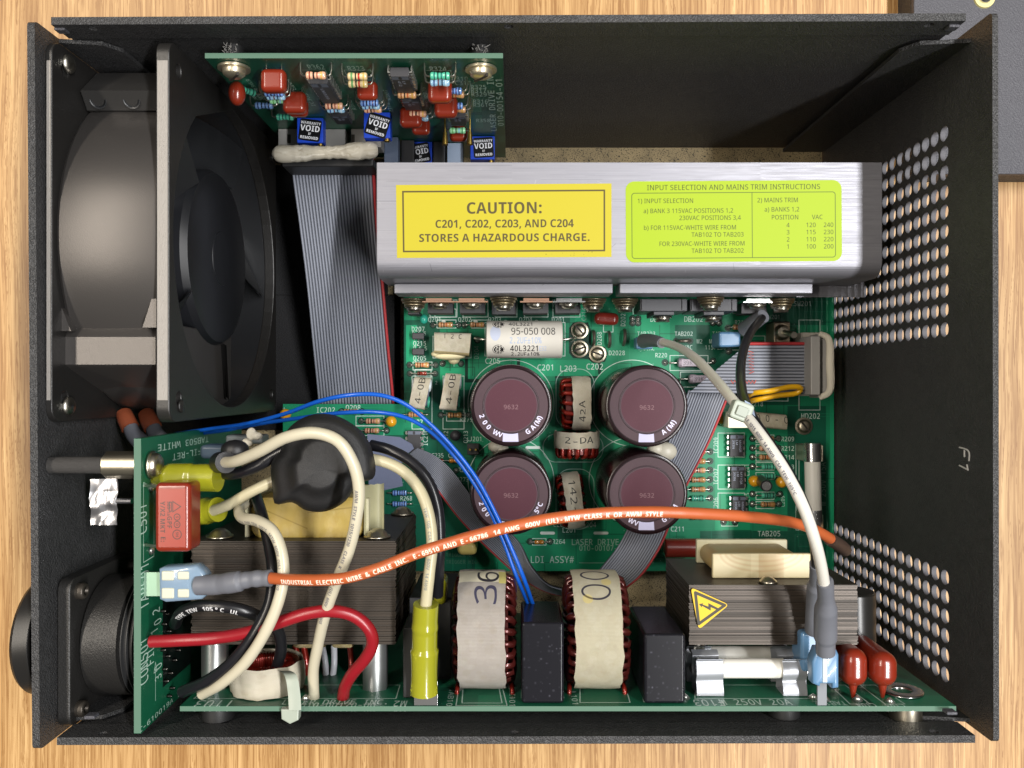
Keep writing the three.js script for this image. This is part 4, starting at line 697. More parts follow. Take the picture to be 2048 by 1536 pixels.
{ // taped pulse transformers at the left of the main board
  const mk = (label, quad, Dt, Db, txt, tw, th, coils) => {
    const t = new Thing('pulse_transformer', label, 'transformer', 'cloth taped pulse transformers');
    const [a, b, c, d] = quad.map(([x, y]) => T(x, y, Dt)); const rows = [];
    const drop = (Db - Dt) * KY;
    // cloth over the top, running down on two ends
    const prof = [[0, -drop], [0.0, -1.6], [0.06, -0.35], [0.16, 0], [0.5, 0.35], [0.84, 0], [0.94, -0.35], [1, -1.6], [1, -drop]];
    prof.forEach(([u, dy], i) => { const row = []; for (let k = 0; k <= 8; k++) { const v = k / 8; const p = a.clone().lerp(b, v).lerp(d.clone().lerp(c, v), u); p.y += dy + 0.3 * (noise(i * 1.3, k, 71) - 0.5); p.x += 0.35 * (noise(i, k * 0.6, 72) - 0.5); row.push(p); } rows.push(row); });
    const g = skin(rows); const uv = g.attributes.uv; const along = [0, 0.12, 0.17, 0.25, 0.5, 0.75, 0.83, 0.88, 1]; for (let i = 0; i < uv.count; i++) uv.setY(i, 1 - along[Math.floor(i / 9)]);
    t.part('tape', g, mClothOf(clothTex(tw, th, txt)));
    const mid = a.clone().add(c).multiplyScalar(0.5), ex = b.clone().sub(a), ez = d.clone().sub(a);
    const m = basis(mid.clone().add(V(0, -drop * 0.52, 0)), ex.clone().normalize(), AY, ex.clone().normalize().cross(AY));
    t.part('core', at(new RoundedBoxGeometry(ex.length() * 0.8, drop * 0.85, ez.length() * 0.82, 3, 1), m), M({ color: '#8f93a6', roughness: 0.5 }));
    if (coils) for (const s of [-1, 1]) for (let i = 0; i < 3; i++) t.part('wire', at(new THREE.TorusGeometry(2.4 - 0.25 * i, 0.35, 8, 24), m.clone().multiply(basis(V(s > 0 ? ex.length() * 0.52 : -ex.length() * 0.52, drop * 0.1 + i * 0.4, (i % 2 ? 1 : -1) * ez.length() * 0.26), V(0, 0.3, 1).normalize(), V(0, 1, -0.3).normalize(), NX))), i % 2 ? M({ color: '#2f8f74', roughness: 0.4 }) : M({ color: '#c9d2d6', roughness: 0.4 }));
    return t;
  };
  const k = { color: '#2b2a28', font: 'monospace', align: 'center' };
  let t = mk('pulse transformer wrapped in white cloth with frayed upper edge below the clamp bar', [[868, 664], [942, 666], [938, 712], [868, 706]], 334, 345, (x) => { say(x, '1 2 C', 128, 48, 44, k); x.fillStyle = '#a99a70'; x.fillRect(0, 150, 256, 50); }, 256, 192, 0);
  t.part('glue', join(ball(T(900, 712, 338), 7, 3.2, 1.8), ball(T(908, 719, 341), 2.6, 3, 2.2), ball(T(878, 708, 339), 3.5, 2.6, 1.6)), M({ color: '#cfc6a0', roughness: 0.6 })); t.done();
  mk('tilted pulse transformer with tape marked A-0B at the left board edge', [[829, 753], [862, 756], [848, 820], [816, 816]], 330, 345, (x) => say(x, '4-0B', 64, 112, 66, { ...k, rot: -Math.PI / 2 }), 128, 256, 1).done();
  mk('upright pulse transformer with tape marked A-0B next to the upper left maroon capacitor', [[891, 746], [922, 748], [912, 822], [878, 819]], 330, 345, (x) => say(x, '4-0B', 64, 112, 66, { ...k, rot: -Math.PI / 2 }), 128, 256, 1).done();
  mk('cloth taped transformer behind the black and white wires marked 00', [[1508, 824], [1574, 830], [1574, 860], [1508, 854]], 333, 345, (x) => say(x, '0 0 - 0', 140, 50, 60, k), 256, 128, 0).done();
}
// ---------------------------------------------------------------- fuse on the main board
const fuse = (label, a, b, r, capL) => {
  const t = new Thing('fuse', label, 'fuse'); const d = b.clone().sub(a).normalize();
  t.part('body', cyl(a.clone().addScaledVector(d, capL), b.clone().addScaledVector(d, -capL), r * 0.95, r * 0.95, 28), mWhiteCer);
  for (const [p, q] of [[a, a.clone().addScaledVector(d, capL)], [b.clone().addScaledVector(d, -capL), b]]) t.part('end_cap', cyl(p, q, r, r, 28), mTin);
  return t;
};
fuse('cream ceramic fuse lying upright in clips along the right edge of the main board', T(1624, 886, 336), T(1628, 1056, 336), 3.6, 8).done();
// ---------------------------------------------------------------- upright mains board along the front wall
const mains = new Thing('mains_board', 'long green circuit board standing upright along the front wall with its edge up', 'circuit board');
const zp = (px, py, out = 0) => { const z = MZ - out, D = DZ(py, z); return V(X(px, D), yD(D), z); };
{
  const t = mains, xa = X(360, 240), xb = X(1912, 240), yt = yD(240), yb = yD(338);
  const tex = canvasTex(2048, 940, (x, w, h) => {
    const k = w / (xb - xa); // px per mm; canvas top = deepest
    x.fillStyle = '#155a41'; x.fillRect(0, 0, w, h);
    for (let i = 0; i < 60; i++) { x.fillStyle = rnd() < 0.5 ? '#0f4634' : '#1a6a4c'; x.fillRect(rr(0, w), rr(0, h), rr(40, 260), rr(30, 160)); }
    const P = (px, py) => { const q = zp(px, py); return [(q.x - xa) * k, h - (yt - q.y) * k]; };
    const W = '#b9c8c0'; x.strokeStyle = W; x.lineWidth = 3;
    const quad = (...ps) => { x.beginPath(); ps.forEach((p, i) => { const [a, b] = P(...p); i ? x.lineTo(a, b) : x.moveTo(a, b); }); x.closePath(); x.stroke(); };
    quad([388, 1397], [792, 1397], [800, 1370], [420, 1370]); quad([912, 1411], [1014, 1411], [1004, 1372], [918, 1372]); quad([924, 1406], [1004, 1406], [998, 1375], [926, 1375]); quad([1043, 1396], [1128, 1396], [1120, 1370], [1043, 1370]); quad([1160, 1405], [1260, 1405], [1250, 1370], [1160, 1370]); quad([1288, 1404], [1372, 1404], [1350, 1370], [1280, 1370]); quad([1390, 1397], [1620, 1397], [1600, 1370], [1390, 1370]); quad([1700, 1408], [1740, 1408], [1690, 1370], [1660, 1370]); quad([1770, 1408], [1810, 1408], [1750, 1370], [1720, 1370]);
    const L = (s, px, py, z, o = {}) => { const [a, b] = P(px, py); x.save(); x.translate(a, b); x.scale(1, o.sy ?? 1.7); say(x, s, 0, 0, z, { color: W, align: 'center', ...o, sx: 1 }); x.restore(); };
    L('T103', 428, 1408, 44, { rot: Math.PI }); L('LASER DRIVE INC.', 672, 1404, 30, { sy: 1.6 }); L('010-00170-00', 676, 1410, 28, { sy: 1.5 }); L('M2', 800, 1407, 32, { rot: Math.PI }); L('TAB105', 900, 1398, 22, { rot: Math.PI / 2, sy: 2 }); L('CMC101', 1024, 1392, 22, { rot: Math.PI / 2, sy: 2 }); L('L101', 1148, 1396, 22, { rot: Math.PI / 2, sy: 2 }); L('F103', 1418, 1405, 36, { rot: Math.PI }); L('M 250V 20A', 1510, 1404, 32); L('TAB102', 1660, 1406, 24, { rot: Math.PI }); L('C104', 1732, 1410, 22, { rot: Math.PI }); L('C103', 1790, 1411, 22, { rot: Math.PI });
  });
  const g = flat(box(xa, xb, yb, yt, MZ, MZ + 1.6)); const p = g.attributes.position, n = g.attributes.normal, uv = g.attributes.uv;
  for (let i = 0; i < p.count; i++) uv.setXY(i, (p.getX(i) - xa) / (xb - xa), 1 - (1 - (yt - p.getY(i)) / (940 / 2048 * (xb - xa))));
  const face = g.clone(); t.part('board', face, M({ map: tex, roughness: 0.4 }));
  t.part('edge', box(xa, xb, yt + 0.02, yt + 0.06, MZ + 0.05, MZ + 1.55), mEdgePcb);
  // spacers to the front wall
  for (const [px, y] of [[418, 244], [1590, 246], [1836, 244]]) t.part('spacer', cyl(V(X(px, 240), yD(y) - 4, MZ + 1.65), V(X(px, 240), yD(y) - 4, 107.2), 5, 5, px > 1800 ? 24 : 20), px > 1800 ? mNickel : mBlackPl);
  t.part('washer', lathe([[3.4, 0], [6.6, 0], [6.6, 0.9], [3.4, 0.9], [3.4, 0]], V(X(1818, 246), yD(248) - 3, MZ - 0.05), NZ, 28), mTin);
  // fuse clips
  for (const [pxs, pe, D] of [[1396, 1450, 248], [1570, 1618, 248], [1376, 1426, 260], [1545, 1590, 260]]) {
    const x0 = X(pxs, D - 2), x1 = X(pe, D - 2), yc = yD(D) - 3.2, zc = 92.6, r = 3.75; const rows = [];
    // clip: foot on the board, two springs bulging round the fuse
    const sect = []; for (let i = 0; i <= 16; i++) { const a = -2.35 + i / 16 * 4.7; sect.push([zc + r * Math.cos(a), r * Math.sin(a)]); }
    const path = [[zc - 4.6, 5.0], [zc - 4.2, 4.2], [zc - 3.4, 2.6], [zc - 2.8, 2.9], [zc - 1.6, 3.55], [zc - 0.2, 3.9], [zc + 1.2, 3.75], [zc + 2.4, 3.1], [zc + 3.1, 2.75], [zc + 3.8, 3.0], [zc + 5.2, 3.7], [zc + 6.4, 4.0], [MZ - 0.2, 4.0]];
    const mkp = (sg) => skin(path.map(([z, y]) => [0, 0.12, 0.5, 0.88, 1].map((u) => V(x0 + (x1 - x0) * u, yc + sg * y, z))));
    const g2 = join(mkp(1), mkp(-1), box(x0, x1, yc - 3.2, yc + 3.2, MZ - 0.6, MZ - 0.1));
    t.part('fuse_clip', g2, M({ color: '#a4a7ad', roughness: 0.42, metalness: 0.6 }));
  }
  // tabs for the spade connectors
  t.part('tab', box(X(826, 238), X(874, 238), yD(238) - 3.4, yD(238) - 2.6, 93, MZ, 0.1), mTin); t.part('tab', box(X(1641, 238), X(1660, 238), yD(238) - 3.4, yD(238) - 2.6, 92, MZ, 0.1), M({ color: '#73767a', roughness: 0.6, metalness: 0.6 }));
  for (const [a, b] of [[818, 902], [806, 812]]) t.part('heat_spreader', pbox(a, b > 820 ? b : 838, b > 820 ? 1195 : 1256, b > 820 ? 1392 : 1396, b > 820 ? 262 : 246, b > 820 ? 296 : 290, 0.4), mBlackPl);
  for (const [px, py] of [[612, 1398], [688, 1398], [916, 1378], [1022, 1372], [1650, 1400], [1715, 1400], [1780, 1404], [1370, 1396], [1626, 1396]]) { const q = zp(px, py); t.part('solder_joint', lathe([[0, 1.6], [0.7, 1.1], [1.7, 0], [0, 0]], q, NZ, 14), mSolder); }
}
// laminated transformers
const hazard = () => canvasTex(256, 256, (x) => { x.fillStyle = '#efcb1c'; x.fillRect(0, 0, 256, 256); x.strokeStyle = '#3e3a2e'; x.lineWidth = 15; x.lineJoin = 'round'; x.beginPath(); x.moveTo(128, 48); x.lineTo(208, 190); x.lineTo(48, 190); x.closePath(); x.stroke(); x.fillStyle = '#3e3a2e'; x.beginPath(); [[140, 82], [108, 130], [126, 132], [112, 160], [106, 156], [108, 178], [126, 166], [119, 163], [148, 122], [130, 120], [150, 86]].forEach(([a, b], i) => i ? x.lineTo(a, b) : x.moveTo(a, b)); x.fill(); });
function transformer(label, px0, px1, D, z0, z1, hgt, parts) {
  const t = new Thing('laminated_transformer', label, 'transformer'); const x0 = X(px0, D), x1 = X(px1, D), y1 = yD(D), y0 = y1 - hgt;
  const n = z1 - z0 > 25 ? 62 : 40, step = (z1 - z0) / n, gs = [[], []];
  const mats = [mLam, M({ color: '#453d36', roughness: 0.4, metalness: 0.45 }), M({ color: '#37312b', roughness: 0.5, metalness: 0.4 })];
  const geos = [0, 1, 2].map((k) => new THREE.BoxGeometry(x1 - x0 - 0.25 * k, hgt - 0.3 * k, step * 0.82));
  for (let i = 0; i < n; i++) { const k = rnd() < 0.45 ? 0 : rnd() < 0.6 ? 1 : 2; t.inst('lamination', geos[k], mats[k], new THREE.Matrix4().setPosition((x0 + x1) / 2 + rr(-0.12, 0.12), (y0 + y1) / 2, z0 + (i + 0.5) * step)); }
  t.part('core', box(x0 + 0.6, x1 - 0.6, y0 + 0.6, y1 - 0.55, z0 + 0.1, z1 - 0.1), mLamD);
  return [t, x0, x1, y0, y1];
}
{
  const z0 = 51, z1 = 84.7, [t, x0, x1, y0, y1] = transformer('big laminated transformer at lower left under the white, orange and red wires', 382, 792, 250, z0, z1, 58);
  // bobbin with woven yellow tape
  const bx0 = X(500, 256), bx1 = X(728, 256);
  t.part('winding', crease(extr(rrect(bx0, -z0 - 1, bx1, -z0 + 13.5, 5), 36, 1.2).applyMatrix4(basis(V(0, yD(256) - 36, 0), AX, NZ, AY)), 0.5), M({ map: rep(clothTex(512, 256, (x, w, h) => { x.strokeStyle = '#8a7330'; x.lineWidth = 3; x.beginPath(); x.moveTo(0, 190); x.lineTo(260, 205); x.lineTo(512, 150); x.stroke(); }, '#ad9343'), 1), roughness: 0.45, bumpMap: rep(weave, 0.5), bumpScale: 0.0002 }), 'winding under yellow woven tape');
  t.list[t.list.length - 1].geo = mmUV(t.list[t.list.length - 1].geo, 1 / 34);
  t.part('paper_flap', join(skin(Array.from({ length: 7 }, (_, i) => Array.from({ length: 5 }, (_, k) => { const v = k / 4; return T(728 + 40 * i / 6, 970 + 100 * v - 4 * i / 6 + (i % 2) * 1.5, 254 + 8 * Math.sin(i / 6 * 2)); })))), M({ color: '#b9b58f', roughness: 0.55, transmission: 0.25 }));
  t.part('bobbin_flange', box(bx0 - 1.6, bx0 - 0.1, yD(256) - 30, yD(256) + 0.6, z0 - 13, z0 - 0.1, 0.3), mBobbin); t.part('bobbin_flange', box(bx1 + 0.1, bx1 + 1.6, yD(256) - 30, yD(256) + 0.4, z0 - 13, z0 - 0.1, 0.3), mBobbin);
  for (const [px, py, D] of [[437, 1073, 254], [753, 1074, 254], [804, 1016, 299]]) { const p = T(px, py, D); t.part('bolt_head', lathe([[0, 2.6], [1.6, 2.3], [3.0, 1.3], [3.8, 0.1], [4.4, 0.1], [4.4, -0.6], [0, -0.6]], V(p.x, p.y - 1.5, z0 - 0.7), NZ, 26).applyMatrix4(new THREE.Matrix4()), mNickel); }
  for (const px of [424, 748]) { const c = V(X(px, 252), yD(252) - 3, 0); t.part('hex_standoff', cyl(V(c.x, c.y, z1 + 0.05), V(c.x, c.y, MZ), 4.4, 4.4, 6), M({ color: '#a9acac', roughness: 0.35, metalness: 0.9 })); }
  for (const [px, w] of [[585, 66], [663, 44], [735, 20]]) t.part('tape_end', box(X(px, 262), X(px + w, 262), yD(290), yD(262), z1 + 0.1, z1 + (px > 700 ? 9 : 5.4), 1.2), mClothOf(clothTex(128, 128, null, '#b8a468')));
  for (const [a, b, c] of [[590, 600, 'r'], [607, 612, 'r'], [644, 650, 'w'], [668, 660, 'w'], [700, 698, 'r']]) t.part('lead', tube(curve([T(a, 1290, 268), T((a + b) / 2 + 4, 1330, 268), T(b, 1385, 262)], 16), 1.1, 8), c === 'r' ? mCopper : M({ color: '#b9bcc2', roughness: 0.3 }));
  t.done();
}
{
  const z0 = 65.2, z1 = 84.7, [t, x0, x1, y0, y1] = transformer('laminated transformer at lower right wearing a yellow lightning triangle', 1378, 1716, 250, z0, z1, 42);
  const fx0 = X(1425, 258), fx1 = X(1622, 258), fz = 56.8;
  t.part('bobbin_flange', mmUV(box(fx0, fx1, yD(259.6), yD(258), fz, z0 - 0.05, 0.5).translate(-fx0, 0, -fz), 1 / 33).translate(fx0, 0, fz), M({ roughness: 0.4, map: (() => { const q = canvasTex(512, 512, (x, w, h) => { x.fillStyle = '#b7ab86'; x.fillRect(0, 0, w, h); for (let i = 0; i < 7; i++) { x.strokeStyle = `rgba(${i % 2 ? '170,125,80' : '205,190,150'},0.22)`; x.lineWidth = 9; x.beginPath(); x.ellipse(256, 512 - 0, 230 - i * 14, 105 - i * 13, 0, 0, 7); x.stroke(); } x.fillStyle = 'rgba(165,120,80,0.2)'; x.fillRect(240, 380, 130, 140); x.fillStyle = 'rgba(225,215,180,0.2)'; x.fillRect(200, 380, 40, 140); }); q.flipY = true; return q; })() })); t.part('bobbin_flange', box(fx0, fx1, yD(282), yD(280), fz - 0.2, z0 - 0.05, 0.5), mBobbin);
  t.part('winding', crease(extr(rrect(fx0 + 1, -z0 + 0.1, fx1 - 1, -fz - 1.2, 3.5), (280 - 259.6) * KY - 0.2, 0.2).applyMatrix4(basis(V(0, yD(280) + 0.1, 0), AX, NZ, AY)), 0.5), M({ map: clothTex(256, 128, (x) => { say(x, '9701', 150, 70, 44, { color: '#3c3020', font: 'sans-serif', sx: 1.3 }); }, '#b59a62'), roughness: 0.4 }), 'winding under brownish tape marked 9701');
  { const p = T(1540, 1160, 250); t.part('bolt_head', lathe([[0, 2.2], [1.5, 1.9], [2.7, 0.9], [3.1, 0], [0, 0]], V(p.x, p.y - 2, z0 - 0.1), NZ, 22), mNickel); }
  for (const px of [1400, 1680]) { const c = V(X(px, 256), yD(256) - 6, 0); t.part('hex_standoff', cyl(V(c.x, c.y, z1 + 0.05), V(c.x, c.y, MZ), 3, 3, 6), mSteel); }
  t.done();
  const a = T(1381, 1174, 249.8), sh = new THREE.Shape(); const P = [[1381, 1174], [1458, 1209], [1397, 1259]].map(([x, y]) => T(x, y, 249.7));
  const s = new THREE.Shape(); const q = P.map((p) => [p.x, -p.z]); for (let i = 0; i < 3; i++) { const A = q[i], B = q[(i + 1) % 3], Cc = q[(i + 2) % 3]; const L = (u, v, f) => [u[0] + (v[0] - u[0]) * f, u[1] + (v[1] - u[1]) * f]; const p1 = L(A, B, 0.12), p2 = L(A, B, 0.88), p3 = L(B, Cc, 0.12); i ? s.lineTo(...p1) : s.moveTo(...p1); s.lineTo(...p2); s.quadraticCurveTo(B[0], B[1], ...p3); }
  const g = extr(s, 0.25).applyMatrix4(basis(V(0, yD(249.7) + 0.05, 0), AX, NZ, AY)), uv = g.attributes.uv, p = g.attributes.position;
  // print axes: apex of the triangle points right
  const cen = P[0].clone().add(P[1]).add(P[2]).multiplyScalar(1 / 3), ap = P[1].clone().sub(cen).setY(0), up_ = ap.clone().normalize(), rt = V(-up_.z, 0, up_.x), sc = ap.length() / 118;
  for (let i = 0; i < p.count; i++) { const d = V(p.getX(i) - cen.x, 0, p.getZ(i) - cen.z); uv.setXY(i, 0.5 + d.dot(rt) / sc / 256, (256 - (143 - d.dot(up_) / sc)) / 256); }
  single('hazard_label', 'yellow triangular lightning warning sticker on the right laminated transformer', 'warning label', g, M({ map: hazard(), roughness: 0.6, color: '#d8d4c8' }));
}
{ // ring choke with cloth tape on the mains board
  const t = new Thing('ring_choke', 'flat ring choke wrapped in cream cloth with a black wire through it', 'choke coil');
  const c = V(X(535, 254), yD(254), 95.6), R = 11.6;
  t.part('core', ringCore(c, AZ, 6.4, 10, 3.6), mCopperD);
  t.part('winding', winding(c, AZ, AX, AY, 8.3, 2.5, 4.3, 52, 0.42, 0, 6.283, 10), mCopper);
  const rows = []; for (let i = 0; i <= 60; i++) { const a = i / 60 * Math.PI * 2, row = []; for (let k = 0; k <= 8; k++) { const v = k / 8, pl = 0.35 * Math.pow(Math.abs(Math.sin(a * 5 + v)), 8), q = R + 0.6 * Math.sin(v * Math.PI) - pl * 1.2 + 0.25 * (noise(i * 0.5, k, 81) - 0.5); row.push(V(c.x + q * Math.cos(a), c.y + q * Math.sin(a), c.z - 4.9 + 9.4 * v + 0.5 * (noise(i * 0.6, 3, 82) - 0.5))); } rows.push(row); }
  t.part('tape', skin(rows), M({ map: clothTex(256, 1024, (x) => { x.fillStyle = '#2a241c'; x.fillRect(60, 400, 90, 8); x.fillRect(120, 250, 90, 7); }), roughness: 0.85, bumpMap: rep(weave, 5, 18), bumpScale: 0.00015 }));
  t.done();
  const z = new Thing('cable_tie', 'white nylon cable tie round the ring choke and the lower board edge', 'cable tie');
  z.part('strap', join(skin(Array.from({ length: 14 }, (_, i) => { const a = i / 13; const q = curve([T(562, 1344, 252), T(570, 1342, 243), T(582, 1352, 238.5), T(588, 1385, 237.6), T(590, 1420, 236.5)], 13)[i]; return [V(q.x - 1.9, q.y, q.z), V(q.x, q.y + 0.35, q.z), V(q.x + 1.9, q.y, q.z)]; }))), mTie);
  z.part('head', extr(shapeOf([[X(562, 238), -Z(1418, 238)], [X(598, 238), -Z(1418, 238)], [X(597, 238), -Z(1440, 238)], [X(580, 238), -Z(1448, 238)], [X(563, 238), -Z(1438, 238)]]), 3.6, 0.4).applyMatrix4(basis(V(0, yD(241), 0), AX, NZ, AY)), mTie);
  z.done();
}
// black potted relays
{
  const mDust = M({ color: '#1b1b20', roughness: 0.32, map: canvasTex(256, 256, (x) => { x.fillStyle = '#e6e6ec'; x.fillRect(0, 0, 256, 256); for (let i = 0; i < 240; i++) { x.fillStyle = `rgba(255,255,255,${rnd()})`; x.fillRect(rnd() * 256, rnd() * 256, rr(1, 3), rr(1, 3)); } }) });
  const dust = M({ roughness: 0.26, specularIntensity: 0.55, map: rep(canvasTex(256, 256, (x) => { x.fillStyle = '#15151a'; x.fillRect(0, 0, 256, 256); for (let i = 0; i < 420; i++) { x.fillStyle = `rgba(190,190,205,${0.08 + 0.4 * rnd() * rnd() * rnd()})`; x.fillRect(rnd() * 256, rnd() * 256, rr(1, 3.4), rr(1, 3.4)); } }), 1) });
  const mk = (label, px0, px1, py0, py1, hgt) => { const t = new Thing('relay', label, 'relay', 'two black potted boxes'); const D = 241, g = box(X(px0, D), X(px1, D), yD(D) - hgt, yD(D), Z(py0, D), MZ - 0.3, 1.0); t.part('case', mmUV(g, 1 / 55), dust); t.part('pin', join(box(X(px0, D) + 2, X(px0, D) + 3, yD(D) - 8, yD(D) - 7, MZ - 0.4, MZ + 0.2), box(X(px1, D) - 3, X(px1, D) - 2, yD(D) - 8, yD(D) - 7, MZ - 0.4, MZ + 0.2)), mSolder); t.done(); };
  mk('black dusty box component left of the two, between the tall taped chokes', 1043, 1128, 1245, 1393, 27); mk('black dusty box component right of the two, next to the lower right transformer', 1288, 1371, 1268, 1402, 34);
}
// fuses, red capacitors and a black cylinder on the mains board
{
  const a = V(X(1398, 248), yD(248) - 3.2, 92.6), b = V(X(1616, 248), yD(248) - 3.2, 92.6);
  fuse('white ceramic fuse in the front pair of silver clips at lower right', a, b, 3.3, 7).done();
  const c = V(X(1378, 260), yD(260) - 3.2, 92.6), d = V(X(1592, 260), yD(260) - 3.2, 92.6);
  fuse('white ceramic fuse half hidden behind the front fuse', c, d, 3.3, 7).done();
  const mk = (label, px, pyT, D, tilt) => {
    const t = new Thing('disc_capacitor', label, 'capacitor', 'two upright red dipped capacitors');
    const c0 = V(X(px, D), yD(D), 0); // thin in x, deep in y, stands off the board towards -z
    const zT = Z(pyT, D), g = new RoundedBoxGeometry(8.4, 26, MZ - 4 - zT, 5, 3.9).translate(c0.x, c0.y - 13, (zT + MZ - 4) / 2);
    t.part('body', g, mRedCap);
    for (const dy of [4, 21]) t.part('lead', join(cyl(V(c0.x, c0.y - dy, MZ - 5), V(c0.x, c0.y - dy, MZ + 0.5), 1.6, 0.4, 12), cyl(V(c0.x, c0.y - dy, MZ - 4), V(c0.x, c0.y - dy, MZ), 0.45, 0.45, 8)), dy === 4 ? mRedCap : mWireLead);
    t.done();
  };
  mk('red dipped capacitor nearer the blue connectors at lower right', 1716, 1303, 243, 0); mk('red dipped capacitor nearer the perforated wall at lower right', 1776, 1310, 243, 0);
  const t = new Thing('black_capacitor', 'black cylindrical capacitor partly hidden behind the right transformer', 'capacitor');
  t.part('body', crease(lathe([[0, 0], [7.4, 0], [7.9, 0.5], [7.9, 27.5], [7.4, 28], [0, 28]], V(X(1722, 262), yD(262) - 8, MZ - 28.2), AZ, 32), 0.5), M({ map: canvasTex(256, 256, (x) => { x.fillStyle = '#1d1c1a'; x.fillRect(0, 0, 256, 256); say(x, '0112  8112', 40, 190, 26, { color: '#5a5650', rot: 0 }); }), roughness: 0.3 }));
  t.done();
}
// ---------------------------------------------------------------- upright connector board at the left
const LX = -112.7;
const xp = (px, py, out = 0) => { const x = LX + out, D = DX(px, x); return V(x, yD(D), Z(py, D)); };
{
  const t = new Thing('connector_board', 'green circuit board standing upright at lower left behind the round connector', 'circuit board');
  const za = 16.6, zb = 106.2, yt = yD(234), hh = 96;
  const tex = canvasTex(1024, 1024, (x, w, h) => { // u: depth, v: z
    const ku = w / hh, kv = h / (zb - za);
    x.fillStyle = '#12573c'; x.fillRect(0, 0, w, h); for (let i = 0; i < 26; i++) { x.fillStyle = rnd() < 0.6 ? '#0d4630' : '#176b4a'; x.fillRect(rr(0, w), rr(0, h), rr(40, 220), rr(40, 200)); }
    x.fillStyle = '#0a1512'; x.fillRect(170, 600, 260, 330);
    const P = (px, py) => { const q = xp(px, py); return [(yt - q.y) * ku, (q.z - za) * kv]; };
    const W = '#b4c9bd'; x.strokeStyle = W; x.lineWidth = 3;
    const L = (s, px, py, z, o = {}) => { const [a, b] = P(px, py); x.save(); x.translate(a, b); x.scale(2.0, 1); say(x, s, 0, 0, z, { color: W, align: 'center', rot: -Math.PI / 2, ...o }); x.restore(); };
    L('C501', 285, 1038, 46); L('TAB501', 289, 1172, 46); L('CON501', 288, 1322, 46); L('FIL1', 301, 1305, 40); L('2', 313, 1222, 40); L('0', 316, 1243, 40); L('1', 309, 1262, 40); L('0', 317, 1333, 40); L('3', 317, 1354, 36);
    const [a, b] = P(311, 1325), [c, d] = P(311, 1402); x.beginPath(); x.moveTo(c, d); x.lineTo(a, b + 30); x.stroke(); x.beginPath(); x.moveTo(a, b); x.lineTo(a + 12, b + 34); x.lineTo(a - 12, b + 34); x.closePath(); x.stroke();
    const q = [[287, 965], [308, 975], [308, 1112], [287, 1125]].map((p) => P(...p)); x.beginPath(); q.forEach(([m, n], i) => i ? x.lineTo(m, n) : x.moveTo(m, n)); x.closePath(); x.stroke();
    L('C-610019A TOOL', 332, 1412, 26, { rot: 0 }); L('TAB503 WHITE', 370, 886, 34, { rot: Math.PI }); L('FIL-RET', 375, 908, 34, { rot: Math.PI });
  });
  const g = flat(box(LX - 2.2, LX, yt - hh, yt, za, zb)); const p = g.attributes.position, uv = g.attributes.uv;
  for (let i = 0; i < p.count; i++) uv.setXY(i, (yt - p.getY(i)) / hh, 1 - (p.getZ(i) - za) / (zb - za));
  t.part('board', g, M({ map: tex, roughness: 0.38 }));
  t.part('edge', box(LX - 2.15, LX - 0.05, yt + 0.02, yt + 0.06, za + 0.1, zb - 0.1), mEdgePcb);
  const sz = Z(930, 240), sy = yD(240);
  t.part('screw', lathe([[0, 3.4], [2.6, 3.2], [3.6, 2.4], [3.9, 1.2], [3.9, 0.9], [4.4, 0.9], [4.4, 0], [0, 0]], V(LX + 0.02, sy, sz), AX, 24), mNickel);
  t.part('hex_standoff', cyl(V(X(206, 238), sy, sz), V(LX - 2.22, sy, sz), 4.3, 4.3, 6), M({ color: '#b5ae9c', roughness: 0.35, metalness: 1 }));
  t.part('rod', cyl(V(-143.9, sy, sz), V(X(206, 238) - 0.02, sy, sz), 2.6, 2.6, 14), M({ color: '#3a3836', roughness: 0.6, bumpMap: rep(grain, 3), bumpScale: 0.0003 }));
  for (const py of [975, 1100]) { const q = xp(302, py); t.part('solder_joint', lathe([[0, 1.2], [1, 0.8], [1.8, 0], [0, 0]], q, AX, 14), mSolder); }
  for (const [px, py] of [[322, 1222], [330, 1228], [324, 1248], [333, 1262], [345, 1270], [322, 1300], [331, 1312], [345, 1320], [325, 1338], [336, 1346], [328, 1362], [340, 1376], [334, 1392], [352, 1300]]) { const q = xp(px, py); t.part('pin', lathe([[0, 1.8], [0.5, 1.5], [0.6, 0], [0, 0]], q, AX, 8), M({ color: '#55524e', roughness: 0.3, metalness: 1 })); }
  t.part('tab', box(LX, X(322, 236), yD(236) - 0.4, yD(236) + 0.4, Z(1144, 236), Z(1192, 236), 0.1), M({ color: '#8fae98', roughness: 0.4, metalness: 0.6 }));
  t.done();
  const c = new Thing('box_capacitor', 'rectangular red box capacitor with dark printing on the left upright board', 'capacitor');
  const D = 227, bx0 = X(308, D), bx1 = X(380, D), bz0 = Z(966, D), bz1 = Z(1105, D);
  c.part('body', new RoundedBoxGeometry(bx1 - bx0, 9.6, bz1 - bz0, 4, 1.6).translate((bx0 + bx1) / 2, yD(D) - 4.8, (bz0 + bz1) / 2), mRedCap);
  const mk = new THREE.PlaneGeometry(bx1 - bx0 - 2.6, bz1 - bz0 - 3.4).rotateX(-Math.PI / 2).translate((bx0 + bx1) / 2, yD(D) + 0.03, (bz0 + bz1) / 2);
